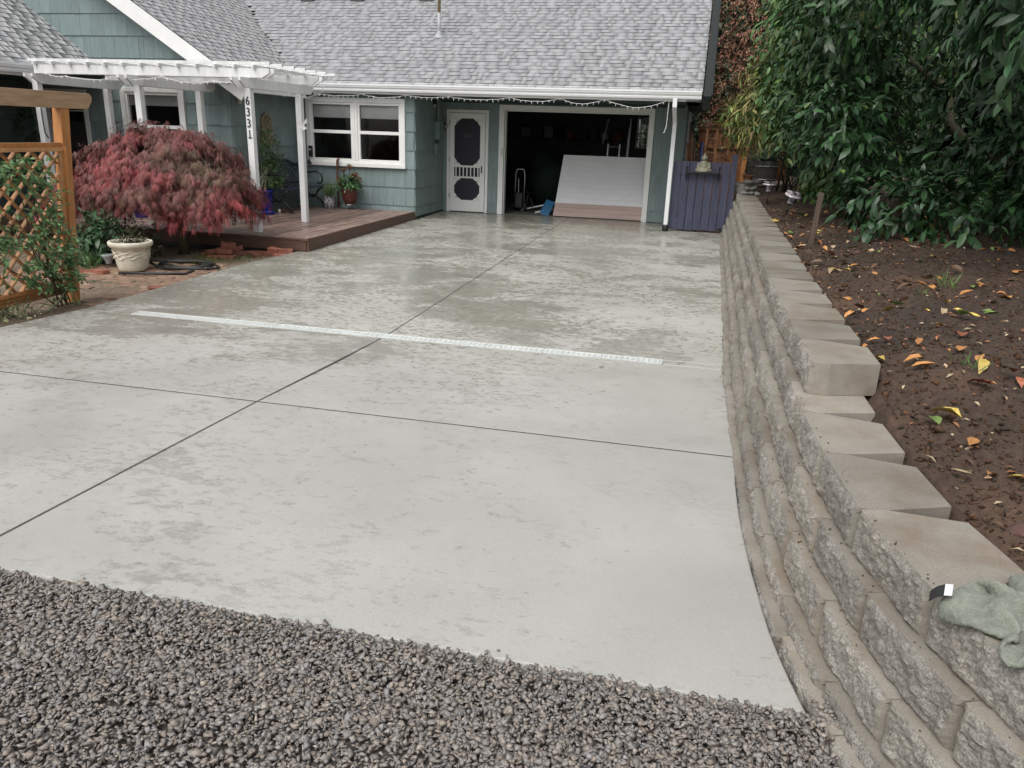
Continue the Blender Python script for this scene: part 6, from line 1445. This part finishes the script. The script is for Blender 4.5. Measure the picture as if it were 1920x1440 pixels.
# ------------------------------------------------------------------ towel on the wall
def towel_mesh():
    """a plush cloth dropped in folds on the wall top: position based cloth with self contact"""
    n = 25; sp = .027; r_ = np.random.default_rng(12)
    u, v_ = np.meshgrid(np.arange(n), np.arange(n), indexing='ij'); a = np.arange(n*n).reshape(n, n)
    U = (u-n/2)*sp; V = (v_-n/2)*sp
    X = np.stack([4.985+.40*(U*.8-V*.6), -14.64+.44*(U*.6+V*.8), .75+.10*np.sin(u*.85+.9*np.sin(v_*.3))+.06*np.sin(v_*.6+u*.2)+.10*(u/n)], -1).reshape(-1, 3)
    X += r_.normal(0, .004, X.shape); Pv = X.copy()
    def pairs(i, j): return np.stack([i.ravel(), j.ravel()], 1)
    groups = []
    for st, L in ((1, sp), (2, 2*sp)):
        for par in range(st*2):
            I = [k for k in range(0, n-st) if (k//st) % 2 == par//st and k % st == par % st] if st > 1 else [k for k in range(0, n-1) if k % 2 == par]
            I = np.array(I, int)
            if not len(I): continue
            groups.append((pairs(a[I], a[I+st]), L, 1. if st == 1 else .16)); groups.append((pairs(a[:, I], a[:, I+st]), L, 1. if st == 1 else .16))
    for par in (0, 1):
        I = np.arange(par, n-1, 2); groups.append((pairs(a[I, :-1][:, ::2], a[I+1, 1:][:, ::2]), sp*1.414, .5)); groups.append((pairs(a[I, :-1][:, 1::2], a[I+1, 1:][:, 1::2]), sp*1.414, .5))
    iu, ju = np.triu_indices(n*n, 1); near = (np.abs(iu//n-ju//n) <= 1) & (np.abs(iu % n-ju % n) <= 1); iu, ju = iu[~near], ju[~near]
    def floor(x, y):
        c = Xc(y); h = np.full(x.shape, .612)
        for k in (1, 2, 3, 4): h = np.where(x < c-.045*k-.004, ZT[k]-.15+.002, h)
        return np.where(x > c+.27, soilz(x, y)+.01, h)
    th = .026
    for it in range(150):
        vel = (X-Pv)*.965; Pv = X.copy(); X = X+vel; X[:, 2] -= 9.8*.012**2
        for sub in range(6):
            for pr, L, w_ in groups:
                d = X[pr[:, 1]]-X[pr[:, 0]]; l_ = np.linalg.norm(d, axis=1, keepdims=True)+1e-9; c = d*(w_*.5*(l_-L)/l_); X[pr[:, 0]] += c; X[pr[:, 1]] -= c
        if it % 2 == 0:
            near = np.abs(X[iu, 0]-X[ju, 0]) < th; i2, j2 = iu[near], ju[near]; d = X[j2]-X[i2]; l_ = np.linalg.norm(d, axis=1); k = l_ < th; i2, j2, d, l_ = i2[k], j2[k], d[k], l_[k]
            c = d*(.45*(th-l_)/(l_+1e-6))[:, None]; np.add.at(X, i2, -c*.6); np.add.at(X, j2, c*.6)
        h = floor(X[:, 0], X[:, 1])+.011; hit = X[:, 2] < h
        X[hit, 2] = h[hit]; X[hit, :2] = Pv[hit, :2]+(X[hit, :2]-Pv[hit, :2])*.08
        mv = X-Pv; ml_ = np.linalg.norm(mv, axis=1, keepdims=True); X = Pv+mv*np.minimum(1, .02/(ml_+1e-9))
    F = np.stack([a[:-1, :-1], a[1:, :-1], a[1:, 1:], a[:-1, 1:]], -1).reshape(-1, 4)
    return X, F
TV, TF = towel_mesh()
me = npmesh('towel', TV, TF, MT['towel'], smooth=True)
tmp = bpy.data.objects.new('tmp', me); COL.objects.link(tmp)
md = tmp.modifiers.new('s', 'SOLIDIFY'); md.thickness = .017; md.offset = 0
md = tmp.modifiers.new('d', 'SUBSURF'); md.levels = 3; md.render_levels = 3
dg = bpy.context.evaluated_depsgraph_get(); m2 = bpy.data.meshes.new_from_object(tmp.evaluated_get(dg)); bpy.data.objects.remove(tmp)
V = np.zeros(len(m2.vertices)*3, np.float32); Nn = V.copy(); m2.vertices.foreach_get('co', V); m2.vertices.foreach_get('normal', Nn); V = V.reshape(-1, 3); Nn = Nn.reshape(-1, 3)
V = V+Nn*(.004*(vn(V[:, 0]*170, V[:, 1]*170, V[:, 2]*170, 43)-.5)+.003*(vn(V[:, 0]*420, V[:, 1]*420, V[:, 2]*420, 44)-.5))[:, None]; m2.vertices.foreach_set('co', V.astype(np.float32).ravel())
m2.polygons.foreach_set('use_smooth', [True]*len(m2.polygons)); m2.name = 'towel'
tow = tag(O('towel', m2), 'crumpled grey-green plush towel draped over the near end of the wall', 'towel')
# its folded care label, sewn on the edge nearest the driveway
ie = int(np.argmin(TV[:, 0]*1.0-TV[:, 1]*.6-TV[:, 2]*.5)); ep = Vector(TV[ie])
tg_ = MB(); pr = [ep+Vector((-.030, -.004, .000)), ep+Vector((-.016, -.002, .014)), ep+Vector((.002, 0, .022)), ep+Vector((.020, 0, .024))]
wv = Vector((.008, .024, .002))
for i in range(3):
    a_, b2 = pr[i], pr[i+1]; dz_ = Vector((0, 0, .0015)); tg_.add([a_-wv, b2-wv, b2+wv, a_+wv, a_-wv-dz_, b2-wv-dz_, b2+wv-dz_, a_+wv-dz_], [(0, 1, 2, 3), (7, 6, 5, 4), (0, 4, 5, 1), (2, 6, 7, 3)], 1 if i == 2 else 0)
tg_.build('care_label', [MT['digit'], MT['panelwhite']], tow)
# bits of dark grit on the ledges
gp_ = []
for _ in range(60):
    y = random.uniform(-14.9, -13); k = random.choice([1, 2, 3]); gp_.append((float(Xc(y))-.045*k+random.uniform(.012, .04), y, ZT[k]+.003))
gp_ = np.array(gp_); stones(len(gp_), gp_[:, 0], gp_[:, 1], gp_[:, 2], rng.uniform(.002, .006, len(gp_)), 'wall_grit', 'clod', 'dark grit scattered on the wall ledges', 'grit', soilcol)
